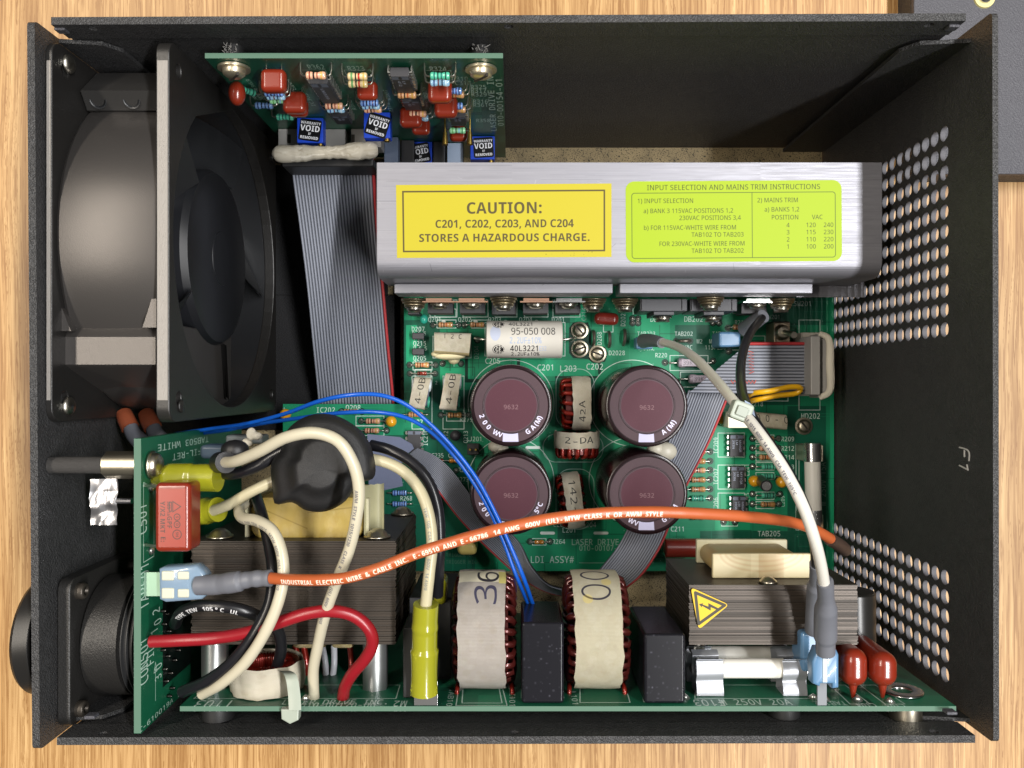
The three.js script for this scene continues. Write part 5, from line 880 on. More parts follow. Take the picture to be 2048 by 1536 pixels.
  c.part('printing', mk, M({ map: canvasTex(256, 512, (x, w, h) => { x.fillStyle = '#8c2c1c'; x.fillRect(0, 0, w, h); const o = { color: '#330d08', font: 'sans-serif', rot: Math.PI / 2, weight: 'bold' }; say(x, 'Y/X2 MKT', 40, 110, 62, { ...o }); say(x, 'E:', 44, 420, 62, o); say(x, 'GPF', 104, 240, 60, o); say(x, '565-1a', 96, 110, 42, o); x.strokeStyle = '#330d08'; x.lineWidth = 8; x.fillStyle = '#330d08'; for (const [cy, s] of [[250, 'S'], [316, 'D'], [404, 'SH']]) { x.beginPath(); x.arc(176, cy, s === 'SH' ? 40 : 28, 0, 7); x.stroke(); say(x, s, 176, cy, 36, { ...o, align: 'center' }); } x.beginPath(); x.moveTo(210, 158); x.lineTo(136, 112); x.lineTo(136, 204); x.closePath(); x.stroke(); x.strokeRect(104, 118, 20, 80); }), roughness: 0.3, clearcoat: 0.5 }));
  for (const py of [976, 1098]) { const z = Z(py, 230); c.part('lead', tube(curve([V(LX, yD(236), z), V(LX + 2.5, yD(235), z), V(bx0 + 1, yD(232), z)], 10), 0.5, 8), mWireLead); }
  c.done();
  single('foil_tab', 'crumpled silver foil tab left of the upright connector board', 'foil tab', (() => { const rows = []; for (let i = 0; i <= 12; i++) rows.push(Array.from({ length: 9 }, (_, k) => { const px = 181 + 54 * k / 8 + 1.5 * Math.sin(i), py = 958 + 92 * i / 12; const q = T(px, py, 246); q.y += 1.6 * (noise(i * 0.5, k * 0.7, 91) - 0.5) + (Math.abs(i - 6) < 1.5 ? 0.8 : 0); return q; })); return join(skin(rows), cyl(T(234, 1002, 246), T(264, 1002, 245), 0.9, 0.9, 8)); })(), M({ color: '#d4d4d8', roughness: 0.3, metalness: 1 }));
}
// ---------------------------------------------------------------- upright control board along the back wall
const BZ = -103.6;
const bp = (px, py, out = 0) => { const z = BZ + out, D = DZ(py, z); return V(X(px, D), yD(D), z); };
const bpl = (px, py, h, rot = 0) => { const p = bp(px, py, h); p.z -= h; return PL(p, V(Math.cos(rot), Math.sin(rot), 0), AZ); };
{
  const t = new Thing('control_board', 'green circuit board standing upright along the back wall above the heat sink', 'circuit board');
  const xa = X(410, 245), xb = X(1006, 245), yt = yD(245), yb = yD(352);
  const tex = canvasTex(1024, 1024, (x, w, h) => {
    const ku = w / (xb - xa), kv = h / (yt - yb);
    x.fillStyle = '#164a37'; x.fillRect(0, 0, w, h); for (let i = 0; i < 60; i++) { x.fillStyle = rnd() < 0.5 ? '#11402f' : '#1b5a43'; x.fillRect(rr(0, w), rr(0, h), rr(30, 160), rr(30, 160)); }
    for (let i = 0; i < 120; i++) { x.strokeStyle = 'rgba(60,130,100,0.35)'; x.lineWidth = 2; let a = rr(0, w), b = rr(0, h); x.beginPath(); x.moveTo(a, b); for (let j = 0; j < 3; j++) { const l = rr(10, 90); rnd() < 0.5 ? a += rnd() < 0.5 ? l : -l : b += rnd() < 0.5 ? l : -l; x.lineTo(a, b); } x.stroke(); }
    const P = (px, py) => { const q = bp(px, py); return [(q.x - xa) * ku, (yt - q.y) * kv]; };
    const W = '#a9bdb2';
    const L = (s, px, py, z, o = {}) => { const [a, b] = P(px, py); x.save(); x.translate(a, b); x.scale(1, 1.9); say(x, s, 0, 0, z, { color: W, align: 'center', ...o }); x.restore(); };
    for (const [s, px, py] of [['C317', 541, 144], ['R362', 632, 134], ['R323', 712, 137], ['IC304', 797, 140], ['R324', 876, 138], ['R304', 522, 196], ['C310', 920, 158], ['C318', 926, 166], ['R325', 957, 174], ['R317', 957, 181], ['R329', 958, 189], ['R316', 961, 203], ['R361', 961, 210], ['R358', 966, 241]]) L(s, px, py, 26);
    for (const [s, px, py] of [['R363', 505, 170], ['IC301', 584, 172], ['IC303', 620, 200], ['R305', 517, 188], ['C302', 700, 165], ['R306', 705, 210], ['R307', 775, 190], ['R314', 780, 215], ['R326', 850, 185], ['R319', 865, 225], ['R320', 853, 195], ['LASER DRIVE INC.', 984, 205], ['010-00154-01', 1000, 208]]) L(s, px, py, s.length > 8 ? 34 : 22, { rot: -Math.PI / 2 });
    x.strokeStyle = W; x.lineWidth = 2.5; for (const [a, b, c, d] of [[600, 140, 662, 160], [688, 140, 750, 160], [848, 141, 905, 160], [775, 145, 818, 205]]) { const p = P(a, b), q = P(c, d); x.strokeRect(p[0], p[1], q[0] - p[0], q[1] - p[1]); }
  });
  const g = flat(box(xa, xb, yb, yt, BZ - 1.7, BZ)); const p = g.attributes.position, uv = g.attributes.uv;
  for (let i = 0; i < p.count; i++) uv.setXY(i, (p.getX(i) - xa) / (xb - xa), 1 - (yt - p.getY(i)) / (yt - yb));
  t.part('board', g, M({ map: tex, roughness: 0.32 }));
  t.part('edge', box(xa, xb, yt + 0.02, yt + 0.06, BZ - 1.65, BZ - 0.05), mEdgePcb);
  for (const [px, py] of [[468, 147], [962, 149]]) { const m = bpl(px, py, 2.2); t.inst('screw', crease(lathe([[0, 3.6], [2.4, 3.4], [3.5, 2.6], [3.8, 1.4], [3.8, 1.0], [5.2, 1.0], [5.2, 0.2], [0, 0.2]], V(0, 0, 0), AY, 26), 0.7), M({ color: '#c9bfa6', roughness: 0.38, metalness: 0.9 }), m.clone().multiply(new THREE.Matrix4().makeRotationY(0.9)), [['slot', box(-3.4, 3.4, 2.5, 3.7, -0.45, 0.45), mSlot]]);
    const q = V(0, 0, 0).setFromMatrixPosition(m); t.part('spacer', cyl(V(q.x, q.y, -110.2), V(q.x, q.y, BZ - 1.72), 3.2, 3.2, 16), mBlackPl);
    const fz = []; for (let i = 0; i < 22; i++) { const a = rr(0, 6.3), e = V(q.x + rr(-2.6, 2.6), q.y + 3.2 + rr(0, 1.0), rr(-109.6, -106)); fz.push(tube(curve([e, e.clone().add(V(rr(-0.8, 0.8), rr(0, 0.5), rr(-0.7, 0.7))), e.clone().add(V(rr(-1, 1), rr(0, 0.7), rr(-1.2, 1.2)))], 6), 0.09, 4)); } t.part('fibres', join(fz), mGrey).kind = 'stuff'; }
  for (const [px, py, k] of [[632, 151, 'pink'], [715, 153, 'beige'], [716, 168, 'beige'], [880, 152, 'green'], [880, 165, 'ltblue'], [548, 186, 'blue'], [552, 193, 'ltblue'], [558, 201, 'lime'], [528, 211, 'steel'], [570, 234, 'green'], [739, 206, 'blue'], [742, 212, 'ltblue'], [746, 219, 'pink'], [672, 219, 'ltblue'], [668, 212, 'pink'], [814, 190, 'tan'], [905, 182, 'blue'], [910, 189, 'tan'], [908, 212, 'blue'], [914, 219, 'tan'], [836, 228, 'pink'], [840, 236, 'ltblue'], [915, 261, 'lime'], [725, 158, 'beige']]) { if (px === 725) continue; resistor(t, bpl(px, py, 4.2), k, 2); }
  resistor(t, bpl(494, 182, 1.5, -0.9), 'green');
  dip(t, bpl(650, 188, 3.9, -Math.PI / 2), 16, 'LM339'); dip(t, bpl(806, 172, 3.9, -Math.PI / 2), 14, 'LF/412'); dip(t, bpl(824, 212, 3.9, -Math.PI / 2), 8, 'LF/353'); dip(t, bpl(684, 241, 3.9, -Math.PI / 2), 8, 'LM/393'); dip(t, bpl(916, 243, 3.9, -Math.PI / 2), 8, 'LM/311');
  for (const [px, py, sm] of [[548, 163, 0], [590, 206, 0], [597, 221, 1], [735, 187, 1], [880, 184, 0], [892, 214, 0], [822, 235, 0], [842, 258, 1], [917, 272, 1]]) filmCap(t, bpl(px, py, 5), sm);
  { const q = bp(474, 187, 4); t.part('disc_capacitor', ball(q, 2.9, 3.0, 4.2, 18), mRedCap); }
  // blue trimmers
  for (const [px, py] of [[620, 234], [754, 223], [840, 282], [965, 271]]) {
    const D = DZ(py, BZ), w = 10.2, x0 = X(px, D) - w / 2, y1 = yD(D);
    const e = t.part('trimmer', box(x0, x0 + w, y1 - 5, y1, BZ + 0.2, BZ + 10, 0.35), M({ color: '#1740b5', roughness: 0.38 }));
    t.sub(e, 'screw', cyl(V(x0 + w - 1.6, y1 - 2.4, BZ + 10), V(x0 + w - 1.6, y1 - 2.4, BZ + 10.8), 1.1, 1.1, 14), mBrass);
  }
  // sockets at the lower board edge
  { const D = 312, e = t.part('header_socket', join(box(X(556, D), X(612, D), yD(D) - 9, yD(D), BZ + 0.1, BZ + 7.6, 0.3), box(X(612, D), X(690, D), yD(D) - 9, yD(D) - 0.6, BZ + 0.1, BZ + 7.6, 0.2), box(X(702, D), X(762, D), yD(D) - 9, yD(D), BZ + 0.1, BZ + 7.6, 0.3)), mGrey);
    for (const px of [578, 706]) t.sub(e, 'notch', box(X(px, D) - 0.7, X(px, D) + 0.7, yD(D) - 0.3, yD(D) + 0.04, BZ + 2.5, BZ + 6), mSlot); }
  for (const [a, b, py0, D, m] of [[768, 796, 268, 322, '#5e6b82'], [894, 926, 290, 330, '#8a9ab2'], [802, 828, 272, 326, '#1b1b1e'], [866, 890, 280, 328, '#1b1b1e']]) t.part('socket', box(X(a, D), X(b, D), yD(D) - 8, yD(D), BZ + 0.2, BZ + 15, 0.4), M({ color: m, roughness: 0.45 }));
  for (const [px, py] of [[890, 262], [940, 262]]) { const q = bp(px, py, 4.6); t.part('test_pin', join(cyl(V(q.x, q.y, BZ), V(q.x, q.y, BZ + 5), 0.4, 0.4, 8), cyl(V(q.x, q.y, BZ + 5), V(q.x, q.y, BZ + 10), 0.7, 1.2, 12)), mBrass); }
  t.done();
}
{ // warranty stickers on the trimmers
  const tex = canvasTex(256, 256, (x) => { x.fillStyle = '#0f0f12'; x.fillRect(0, 0, 256, 256); const o = { color: '#e2e4ea', font: 'sans-serif', align: 'center', weight: 'bold' }; say(x, 'WARRANTY', 128, 44, 44, o); say(x, 'VOID', 128, 108, 96, o); say(x, 'IF', 128, 172, 38, o); say(x, 'REMOVED', 128, 218, 46, o); });
  const m = M({ map: tex, roughness: 0.3 }), sh = rrect(-4.2, -4.2, 4.2, 4.2, 0.9), base = new THREE.ShapeGeometry(sh, 5); { const p = base.attributes.position, uv = base.attributes.uv; for (let i = 0; i < p.count; i++) uv.setXY(i, p.getX(i) / 8.4 + 0.5, p.getY(i) / 8.4 + 0.5); }
  for (const [px, py, dx, dz, rot, label] of [[620, 234, 0, 5.1, -0.13, 'black warranty sticker on the blue trimmer above the left end of the white cord'], [754, 223, 0.2, 5.3, -0.3, 'most tilted black warranty sticker, on the blue trimmer above the right end of the cord'], [840, 282, 0, 5.2, 0.17, 'black warranty sticker partly covered at its top, just above the heat sink edge'], [965, 271, 0.4, 5.0, 0.06, 'black warranty sticker on the blue trimmer at the right end of the board']]) {
    const D = DZ(py, BZ); single('warranty_sticker', label, 'sticker', at(base, basis(V(X(px, D) + dx, yD(D) + 0.06, BZ + dz), V(Math.cos(rot), 0, -Math.sin(rot)), V(-Math.sin(rot), 0, -Math.cos(rot)), AY)), m, 'warranty stickers on blue trimmers');
  }
  const p = curve([T(549, 307, 297), T(575, 308, 296), T(620, 306, 296), T(680, 304, 296), T(735, 301, 296), T(753, 300, 297)], 60);
  single('cotton_cord', 'flattened white cotton cord tied round the ribbon plug on the control board', 'cord', tube(p, (u, i) => (2.6 + 0.45 * Math.sin(u * 9) + 0.5 * noise(u * 26, 1, 5)) * Math.min(1, 0.72 + Math.min(u, 1 - u) * 8), 14), M({ map: canvasTex(512, 64, (x) => { x.fillStyle = '#a09a8c'; x.fillRect(0, 0, 512, 64); for (let i = 0; i < 260; i++) { x.strokeStyle = `rgba(${rnd() < 0.5 ? '110,100,80' : '235,232,222'},${0.12 + 0.2 * rnd()})`; x.lineWidth = rr(0.6, 2); const a = rr(0, 512), b = rr(0, 64); x.beginPath(); x.moveTo(a, b); x.lineTo(a + rr(10, 60), b + rr(-4, 4)); x.stroke(); } }), roughness: 0.9 }));
}
// ---------------------------------------------------------------- flat ribbon cables
function ribbon(rows, n, h = 0.62, steps = 60) {
  const A = curve(rows.map(([a]) => T(...a)), steps), B = curve(rows.map(([, b]) => T(...b)), steps), out = [], under = [], red = [], K = n * 6;
  for (let i = 0; i <= steps; i++) {
    const w = B[i].clone().sub(A[i]), t = (i < steps ? A[i + 1].clone().sub(A[i]) : A[i].clone().sub(A[i - 1])), nn = t.cross(w).normalize(); if (nn.y < 0) nn.negate(); const r1 = [], r2 = [], r3 = [];
    for (let k = 0; k <= K; k++) { const u = k / K, b = Math.abs(Math.sin(u * n * Math.PI)); const q = A[i].clone().addScaledVector(w, u).addScaledVector(nn, h * Math.pow(b, 0.7)); if (u <= (n - 1) / n + 1e-6) r1.push(q); if (u >= (n - 1) / n - 1e-6) r3.push(q); }
    for (let k = 0; k <= 8; k++) r2.push(A[i].clone().addScaledVector(w, k / 8).addScaledVector(nn, -0.35));
    out.push(r1); under.push(r2.reverse()); red.push(r3);
  }
  return [join(skin(out), skin(under)), skin(red)];
}
{
  const t = new Thing('ribbon_cable', 'wide grey ribbon cable running from the control board down beside the fan', 'ribbon cable');
  const [g, r] = ribbon([[[583, 322, 312], [748, 318, 312]], [[584, 345, 316], [750, 345, 316]], [[598, 450, 324], [757, 450, 324]], [[613, 570, 330], [768, 570, 331]], [[626, 700, 338], [779, 700, 340]], [[634, 780, 346], [787, 780, 347]], [[638, 830, 353], [791, 830, 353]]], 26);
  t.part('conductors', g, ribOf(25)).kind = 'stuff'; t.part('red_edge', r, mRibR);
  t.part('plug', pbox(563, 747, 316, 333, 303, 316, 0.8), mBlackPl, 'black ribbon plug');
  t.done();
  const t2 = new Thing('ribbon_cable', 'folded grey ribbon cable with red edge swinging under the chokes to the right header', 'ribbon cable');
  const [h, hr] = ribbon([[[1640, 788, 327], [1640, 684, 327]], [[1580, 788, 325], [1590, 684, 325]], [[1470, 787, 325], [1540, 684, 325]], [[1378, 786, 329], [1500, 684, 328]]], 16, 0.62, 30);
  const [d, dr] = ribbon([[[1376, 780, 333], [1460, 788, 332]], [[1338, 880, 334], [1420, 884, 334]], [[1285, 990, 331], [1360, 1002, 331]], [[1240, 1085, 324], [1318, 1102, 324]], [[1205, 1132, 318], [1275, 1160, 326]], [[1170, 1172, 312], [1215, 1192, 330]], [[1145, 1178, 310], [1145, 1192, 328]], [[1100, 1170, 312], [1100, 1186, 328]], [[1064, 1134, 318], [1046, 1159, 326]], [[1035, 1080, 325], [979, 1102, 328]], [[958, 1010, 331], [915, 1035, 332]], [[900, 936, 334], [864, 968, 334]], [[868, 910, 336], [835, 938, 336]], [[835, 896, 337], [808, 916, 338]]], 16, 0.62, 110);
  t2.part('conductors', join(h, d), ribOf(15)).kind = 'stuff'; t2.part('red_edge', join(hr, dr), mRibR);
  const e = t2.part('plug', join(pbox(1622, 1641, 672, 790, 318, 332, 0.5), pbox(1636, 1655, 668, 796, 322, 332, 0.6)), mGrey, 'grey ribbon plug');
  t2.sub(e, 'strain_cord', tube(curve([T(1640, 668, 321), T(1656, 676, 319), T(1660, 730, 318), T(1658, 784, 319), T(1640, 795, 321)], 30), (u) => 1.2 + 0.5 * Math.sin(u * 3.1), 10), mCotton);
  // red pen scribbles printed on the flat part
  for (let i = 0; i < 2; i++) { const pts = []; for (let k = 0; k <= 14; k++) pts.push(i ? T(1462 + 50 * k / 14, 764 + (k % 2 ? 3 : -3), 323.6) : T(1503 + (k % 2 ? 4 : -6) + k * 0.1, 702 + k * 3.2, 323.6)); t2.part('pen_mark', tube(pts, 0.22, 5), M({ color: '#b8412f', roughness: 0.6 })); }
  t2.done();
  // slip of blue grey insulating paper
  const s = shapeOf([[735, 868], [800, 874], [824, 888], [828, 897], [812, 910], [800, 935], [806, 972], [770, 980], [738, 978]].map(([a, b]) => [X(a, 318), -Z(b, 318)]));
  single('insulating_paper', 'blue grey paper slip under the black disc next to the ribbon cable', 'paper slip', extr(s, 0.4).applyMatrix4(basis(V(0, yD(318), 0), AX, NZ, AY)), M({ color: '#565d74', roughness: 0.9, bumpMap: rep(grain, 1 / 5), bumpScale: 0.0001 }));
}
// ---------------------------------------------------------------- wires and their connectors
function textWire(pts, r, n, base, ink, strings, W = 2048, rough = 0.32) {
  const p = curve(pts.map((q) => T(...q)), n); let len = 0; for (let i = 1; i < p.length; i++) len += p[i].distanceTo(p[i - 1]);
  const g = tube(p, r, 16, { up: AY, wob: 0.05 }); const k = W / len, Hc = 64, cir = 2 * Math.PI * r;
  const tex = canvasTex(W, Hc, (x, w, h) => { x.fillStyle = base; x.fillRect(0, 0, w, h); for (const [s, mm, off, size, flip] of strings) { x.save(); x.translate(mm * len * k, h / 2 + (off ?? 0) * h); x.scale(k, h / cir); if (flip) x.rotate(Math.PI); x.fillStyle = ink; x.font = `bold ${size ?? 2}px sans-serif`; x.textBaseline = 'middle'; x.fillText(s, 0, 0); x.restore(); } });
  return [g, M({ map: tex, roughness: rough })];
}
const spade = (t, pts, r0, mat, name = 'insulator') => t.part(name, wire(pts, (u) => r0 * (u < 0.08 ? 0.8 + 2.5 * u : u > 0.72 ? 0.8 : u > 0.6 ? 1 - (u - 0.6) * 1.6 : 1), 30, 16), mat);
{ // orange
  const t = new Thing('orange_wire', 'orange printed wire crossing the whole case from left board to right edge', 'wire');
  const [g, m] = textWire([[538, 1156, 226], [575, 1159, 223], [640, 1160, 219], [690, 1156, 217], [760, 1136, 215], [830, 1108, 214], [920, 1080, 213], [1010, 1056, 213], [1100, 1038, 214], [1200, 1027, 216], [1300, 1024, 218], [1400, 1027, 221], [1500, 1034, 226], [1580, 1044, 232], [1630, 1060, 240], [1680, 1090, 252]], 1.68, 150, '#a9552d', '#e6d5c8', [['INDUSTRIAL  ELECTRIC  WIRE  &  CABLE  INC.   E - 69510  AND  E - 66786   14  AWG   600V   (UL) - MTW  CLASS  K  OR  AWM  STYLE', 0.03, 0.02, 1.9]], 2048, 0.36);
  t.part('wire', g, m);
  t.part('shrink_sleeve', wire([[396, 1170, 231], [430, 1169, 230], [470, 1164, 228], [505, 1158, 227], [542, 1156, 226]], (u) => u < 0.3 ? 3.1   : u < 0.62 ? 3.3 - 2 * Math.abs(u - 0.46) : 2.45 + 0.12 * Math.sin(u * 40), 40, 16), mShrink, 'grey heat shrink sleeve');
  const e = t.part('insulator', crease(extr(shapeOf([[316, 1139], [324, 1135], [392, 1131], [404, 1142], [412, 1152], [412, 1190], [402, 1200], [330, 1206], [317, 1200]].map(([a, b]) => [X(a, 230), -Z(b, 230)])), 6, 1.2).applyMatrix4(basis(V(0, yD(230) - 6, 0), AX, NZ, AY)), 0.9), mBlueCon, 'translucent blue spade insulator');
  t.sub(e, 'terminal', join(pbox(322, 348, 1142, 1162, 229.7, 231, 0.5), pbox(322, 348, 1176, 1198, 229.7, 231, 0.5), pbox(354, 378, 1143, 1160, 229.7, 231, 0.5), pbox(354, 378, 1178, 1196, 229.7, 231, 0.5)), M({ color: '#b3b5a4', roughness: 0.3 }));
  t.part('end_sleeve', wire([[1660, 1078, 247], [1683, 1093, 254], [1690, 1100, 262]], () => 2.2, 12, 12), M({ color: '#3a2c24', roughness: 0.5 }));
  t.done();
}
{ // white wire with boot from the main board to the front board
  const t = new Thing('white_mains_wire', 'cream white wire arching from the main board to the front blue connector', 'wire');
  const [g, m] = textWire([[1313, 682, 322], [1345, 690, 306], [1385, 712, 276], [1425, 752, 250], [1470, 806, 228], [1520, 868, 216], [1570, 942, 210], [1605, 1010, 208], [1628, 1075, 210], [1642, 1130, 215], [1650, 1180, 221]], 1.62, 90, '#c6c3ba', '#4a4a58', [['AWM  STYLE  1015  600V  14 AWG   CSA  TEW  105°C', 0.62, 0.14, 1.35]]);
  t.part('wire', g, m);
  t.part('shrink_sleeve', tube(curve([T(1287, 682, 336), T(1300, 681, 329), T(1316, 683, 320), T(1324, 686, 316)], 14), (u) => 3.2 - 1.0 * u, 14), mShrink, 'grey heat shrink boot');
  t.part('tab_insulator', pbox(1272, 1306, 674, 698, 338, 345, 0.8), mBlueCon2);
  t.part('shrink_sleeve', wire([[1650, 1163, 219], [1652, 1200, 224], [1651, 1240, 229], [1651, 1275, 232], [1651, 1305, 234]], (u) => u < 0.28 ? 2.35 : u < 0.42 ? 2.35 + (u - 0.28) * 7 : u < 0.85 ? 3.35 : 2.9, 40, 16), mShrink, 'grey heat shrink sleeve');
  t.part('insulator', crease(extr(shapeOf([[1632, 1296], [1670, 1296], [1676, 1308], [1676, 1374], [1663, 1376], [1662, 1366], [1640, 1366], [1638, 1372], [1624, 1366], [1622, 1322]].map(([a, b]) => [X(a, 235), -Z(b, 235)])), 5.4, 0.9).applyMatrix4(basis(V(0, yD(234) - 5.4, 0), AX, NZ, AY)), 0.9), mBlueCon2, 'blue spade insulator');
  t.part('tongue', pbox(1645, 1656, 1314, 1366, 233.8, 234.6, 0.3), M({ color: '#93a5b3', roughness: 0.3 }));
  t.done();
}
{ // black partner
  const t = new Thing('black_mains_wire', 'black wire running beside the cream white wire to the rear blue connector', 'wire');
  t.part('wire', wire([[1524, 636, 316], [1502, 664, 296], [1487, 700, 275], [1481, 745, 255], [1486, 792, 240], [1503, 832, 230], [1530, 874, 224], [1572, 938, 219], [1606, 1006, 218], [1628, 1075, 222], [1633, 1120, 229], [1634, 1160, 237]], 1.62, 80, 14), mBlackWire);
  t.part('shrink_sleeve', wire([[1527, 632, 318], [1512, 642, 322], [1490, 658, 330]], (u) => 2.9 + 0.6 * u, 12), mShrink, 'grey heat shrink boot');
  t.part('tab_insulator', pbox(1438, 1482, 663, 694, 332, 345, 1.2), mBlueCon2);
  t.part('shrink_sleeve', wire([[1635, 1128, 231], [1634, 1170, 238], [1632, 1210, 243], [1629, 1262, 247]], (u) => u < 0.35 ? 2.4 : 3.1, 30, 14), mShrink, 'grey heat shrink sleeve');
  t.part('insulator', pbox(1602, 1640, 1264, 1346, 247, 256, 1.4), mBlueCon2, 'blue spade insulator');
  t.done();
  const z = new Thing('cable_tie', 'pale nylon cable tie binding the black and white wires together', 'cable tie');
  const h = extr(rrect(-3.0, -2.7, 3.0, 2.7, 0.9), 4.2, 0.5); z.part('head', h.applyMatrix4(basis(T(1478, 822, 223).add(V(0, -0.6, 0)), V(0.93, 0, 0.36), V(0.36, 0, -0.93), AY)), mTie);
  z.part('lock', extr(rrect(-1.6, -1.4, 1.6, 1.4, 0.3), 0.5, 0.15).applyMatrix4(basis(T(1477, 822, 223).add(V(0, 3.82, 0)), V(0.93, 0, 0.36), V(0.36, 0, -0.93), AY)), M({ color: '#868e82', roughness: 0.35 }));
  z.part('strap', skin([[1488, 806], [1500, 812], [1510, 818]].map(([a, b], i) => [T(a - 3, b - 6, 226), T(a + 2, b + 16, 226)]).map((r, i) => { r.forEach((q) => { q.y += [2.2, 1.6, -0.6][i]; }); return r; })), M({ color: '#93a0b3', roughness: 0.4 }));
  z.done();
}
{ // left side cream wires
  let t = new Thing('cream_wire', 'cream wire looping over the top of the black disc down to the mains board', 'wire', 'cream wires over the left transformer');
  let [g, m] = textWire([[446, 925, 236], [472, 922, 228], [520, 902, 221], [575, 874, 216], [630, 866, 214], [676, 882, 213], [706, 926, 214], [718, 980, 216], [712, 1040, 218], [698, 1100, 221], [672, 1166, 225], [650, 1230, 230], [636, 1290, 236], [627, 1340, 241], [628, 1394, 246]], 1.7, 120, '#b8b19b', '#55545c', [['AWM  STYLE  1015/1230    CLASS  K      MTW  (UL)  600V   14 AWG', 0.45, 0.1, 1.6, 0]]);
  t.part('wire', g, m);
  t.part('ferrule', wire([[440, 925, 239], [452, 925, 234]], () => 3.3, 4, 18), mShrinkB); t.done();
  t = new Thing('cream_wire', 'cream wire passing below the black disc into the right yellow connector', 'wire', 'cream wires over the left transformer');
  [g, m] = textWire([[424, 1022, 250], [460, 1008, 246], [505, 982, 244], [560, 957, 243], [640, 930, 243], [740, 918, 240], [800, 938, 238], [838, 978, 236], [858, 1030, 234], [864, 1090, 233], [858, 1150, 233], [850, 1225, 235]], 1.75, 100, '#b3ab8d', '#777a78', [['TEW  105  CSA  TYPE   600V  14 AWG', 0.72, 0.1, 1.5]]);
  t.part('wire', g, m);
  t.part('insulator', tube(curve([T(852, 1208, 235), T(850, 1250, 236), T(849, 1300, 237), T(848, 1386, 238)], 40), (u) => u < 0.2 ? 3.9 : u < 0.28 ? 3.9 + (u - 0.2) * 3 : u < 0.5 ? 3.9 : 4.35 + 0.3 * Math.sin(u * 6), 18), mYelCon, 'yellow spade insulator');
  t.part('insulator', wire([[436, 1019, 251], [410, 1022, 254], [375, 1024, 257]], (u) => u < 0.3 ? 4.0 : 4.5, 14, 18), mYelCon, 'yellow spade insulator'); t.done();
  t = new Thing('cream_wire', 'cream wire bending beside the black wire towards the lower left corner', 'wire', 'cream wires over the left transformer');
  [g, m] = textWire([[488, 1008, 252], [478, 1020, 246], [486, 1036, 239], [515, 1042, 233], [545, 1062, 229], [562, 1100, 227], [567, 1150, 226], [556, 1205, 226], [530, 1265, 227], [490, 1325, 230], [445, 1365, 234], [404, 1388, 240]], 1.75, 90, '#b8b19b', '#6a6868', [['CSA  TYPE  TEW  105°C   MTW  600V  (UL)  14 AWG', 0.16, 0.12, 1.5]]);
  t.part('wire', g, m); t.done();
}
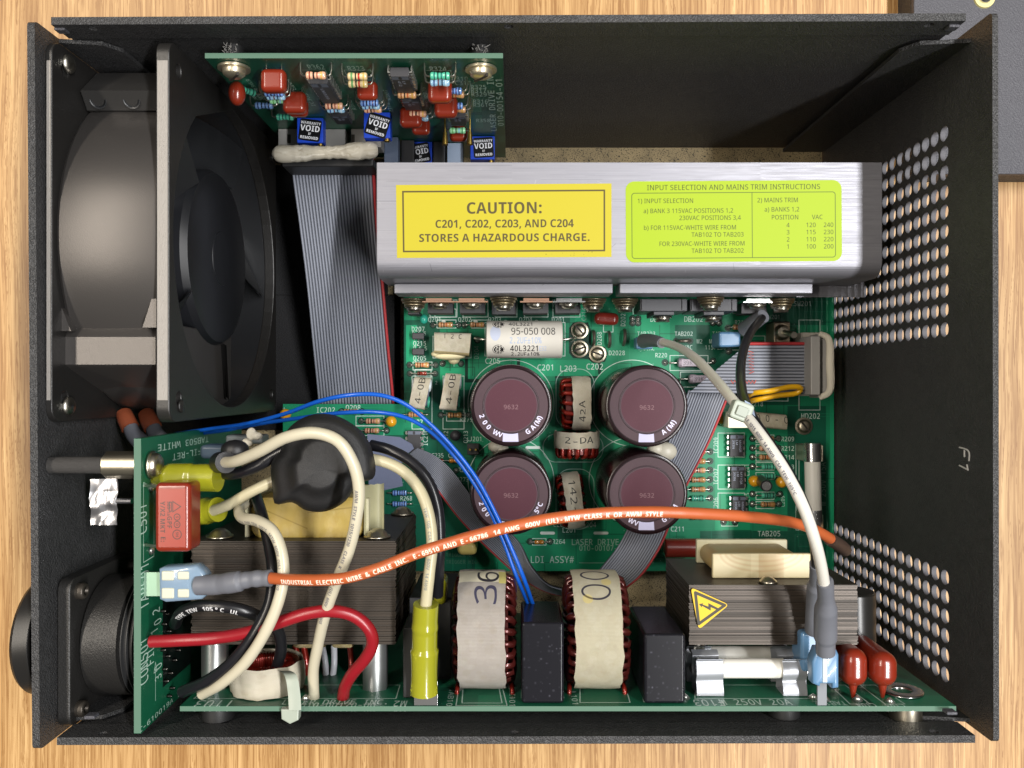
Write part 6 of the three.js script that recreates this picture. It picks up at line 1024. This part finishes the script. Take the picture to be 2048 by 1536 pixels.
{ // other wires at the left
  const one = (label, pts, r, mat, n = 70) => { const t = new Thing('wire', label, 'wire'); t.part('insulation', wire(pts, r, n, 14), mat); return t; };
  one('red wire bending from the left upright board to the mains board', [[302, 1283, 236], [350, 1281, 235], [430, 1276, 234], [500, 1264, 232], [560, 1244, 230], [615, 1227, 229], [665, 1222, 229], [708, 1232, 230], [738, 1258, 231], [745, 1288, 233], [730, 1318, 235], [706, 1346, 238], [690, 1374, 242], [686, 1396, 246]], 1.88, mRedWire).done();
  one('black wire lying against the cream wire across the laminated transformer', [[512, 992, 258], [518, 1010, 250], [528, 1045, 243], [540, 1100, 238], [546, 1150, 234], [538, 1210, 232], [512, 1262, 231], [470, 1318, 232], [420, 1358, 235], [364, 1384, 241]], 1.8, mBlackWire).done();
  one('black wire curving outside the cream wire at the right of the disc', [[742, 890, 246], [780, 900, 244], [820, 922, 243], [855, 960, 242], [874, 1010, 241], [880, 1070, 241], [878, 1130, 243], [876, 1190, 250]], 1.75, mBlackWire).done();
  one('black wire from the yellow connectors passing behind the black disc', [[436, 945, 246], [470, 948, 242], [515, 932, 240], [560, 905, 240], [600, 890, 240]], 1.8, mBlackWire, 40).done();
  const t = new Thing('wire', 'black wire printed in white dipping into the ring choke', 'wire');
  const [g, m] = textWire([[350, 1248, 246], [362, 1226, 241], [395, 1212, 238], [440, 1212, 237], [490, 1222, 238], [530, 1240, 241], [556, 1262, 245], [562, 1300, 248], [552, 1340, 250], [545, 1368, 256]], 1.85, 80, '#17171a', '#c9c9c9', [['TYPE  TEW   105 ° C   UL', 0.1, 0.06, 2.1]]);
  t.part('insulation', g, m); t.done();
  const b = new Thing('blue_wire_pair', 'two thin blue wires arching from the left over the board down to the box component', 'wire');
  b.part('wire', wire([[350, 868, 285], [420, 858, 276], [500, 846, 266], [575, 826, 258], [640, 802, 252], [700, 790, 249], [760, 790, 249], [810, 808, 250], [860, 848, 251], [910, 900, 252], [955, 960, 253], [990, 1025, 254], [1020, 1090, 255], [1045, 1150, 257], [1066, 1210, 262]], 0.72, 110, 10), mBlueWire);
  b.part('wire', wire([[352, 872, 287], [440, 862, 279], [530, 846, 270], [600, 836, 264], [680, 826, 258], [750, 824, 255], [808, 834, 254], [860, 862, 254], [905, 908, 254], [945, 962, 255], [980, 1022, 256], [1008, 1085, 257], [1030, 1145, 258], [1058, 1212, 263]], 0.72, 110, 10), mBlueWire);
  b.done();
  const y = new Thing('spade_connector', 'yellow insulated spade connector at the top of the left upright board', 'connector');
  y.part('insulator', tube(curve([T(304, 955, 244), T(340, 955, 243), T(380, 955, 242), T(437, 955, 241)], 30), (u) => u < 0.25 ? 4.0 : u < 0.6 ? 4.5 : 4.2 + 0.6 * (u - 0.6), 18), mYelCon); y.done();
  const w = new Thing('spade_connector', 'grey blue spade connector with a black boot behind the yellow one', 'connector');
  w.part('insulator', pbox(398, 470, 890, 918, 262, 270, 1.5), M({ color: '#4c5a68', roughness: 0.35 })); w.part('insulator', pbox(450, 525, 870, 888, 275, 283, 1), M({ color: '#6b7070', roughness: 0.4 })); w.part('boot', ball(T(470, 900, 250), 4.6, 4, 3.4, 16), mShrinkB);
  w.part('cord_knot', join(ball(T(512, 872, 262), 2.2, 1.6, 1.4), ball(T(503, 868, 262), 1.8, 1.2, 2.2), ball(T(494, 885, 264), 1.9, 1.2, 1.5)), mCotton); w.done();
  const v = new Thing('spade_connector', 'yellow spade connector standing behind the front yellow one beside the tall choke', 'connector');
  v.part('insulator', pbox(866, 892, 1158, 1212, 258, 268, 2), mYelCon); v.done();
}
{ // black disc in heat shrink
  const c = [640, 926], out = [[746, 905], [748, 955], [715, 968], [690, 1003], [650, 1023], [610, 1020], [585, 1005], [550, 1008], [546, 985], [543, 925], [562, 900], [567, 872], [590, 845], [625, 829], [668, 830], [705, 848], [728, 868]];
  const cl = new THREE.CatmullRomCurve3(out.map(([a, b]) => V(a, b, 0)), true, 'centripetal').getSpacedPoints(72), rows = [];
  for (let i = 0; i <= 16; i++) { const s = i / 16, D = s < 0.5 ? 227 + 2.0 * s * s : s < 0.66 ? 227.5 + (s - 0.5) * 22 : 231 + (s - 0.66) * 9 + Math.pow(Math.max(0, s - 0.86), 2) * 150; rows.push(cl.map((p, k) => { const bump = 0.25 * s * (noise(k * 0.25, i * 0.35, 95) - 0.5); const ix = s < 0.64 ? 0 : 0; return T(c[0] + (p.x - c[0]) * s + ix, c[1] + 8 * (1 - s) + (p.y - c[1]) * s, D + bump); })); }
  rows.push(cl.map((p) => T(c[0] + (p.x - c[0]) * 0.95, c[1] + (p.y - c[1]) * 0.95, 248)));
  single('shrink_wrapped_disc', 'round black component in heat shrink above the big left transformer', 'disc component', skin(rows), M({ color: '#1d1d1e', roughness: 0.5, bumpMap: rep(grain, 5), bumpScale: 0.00006 }));
}
mains.done();
renderer.render(scene, camera);
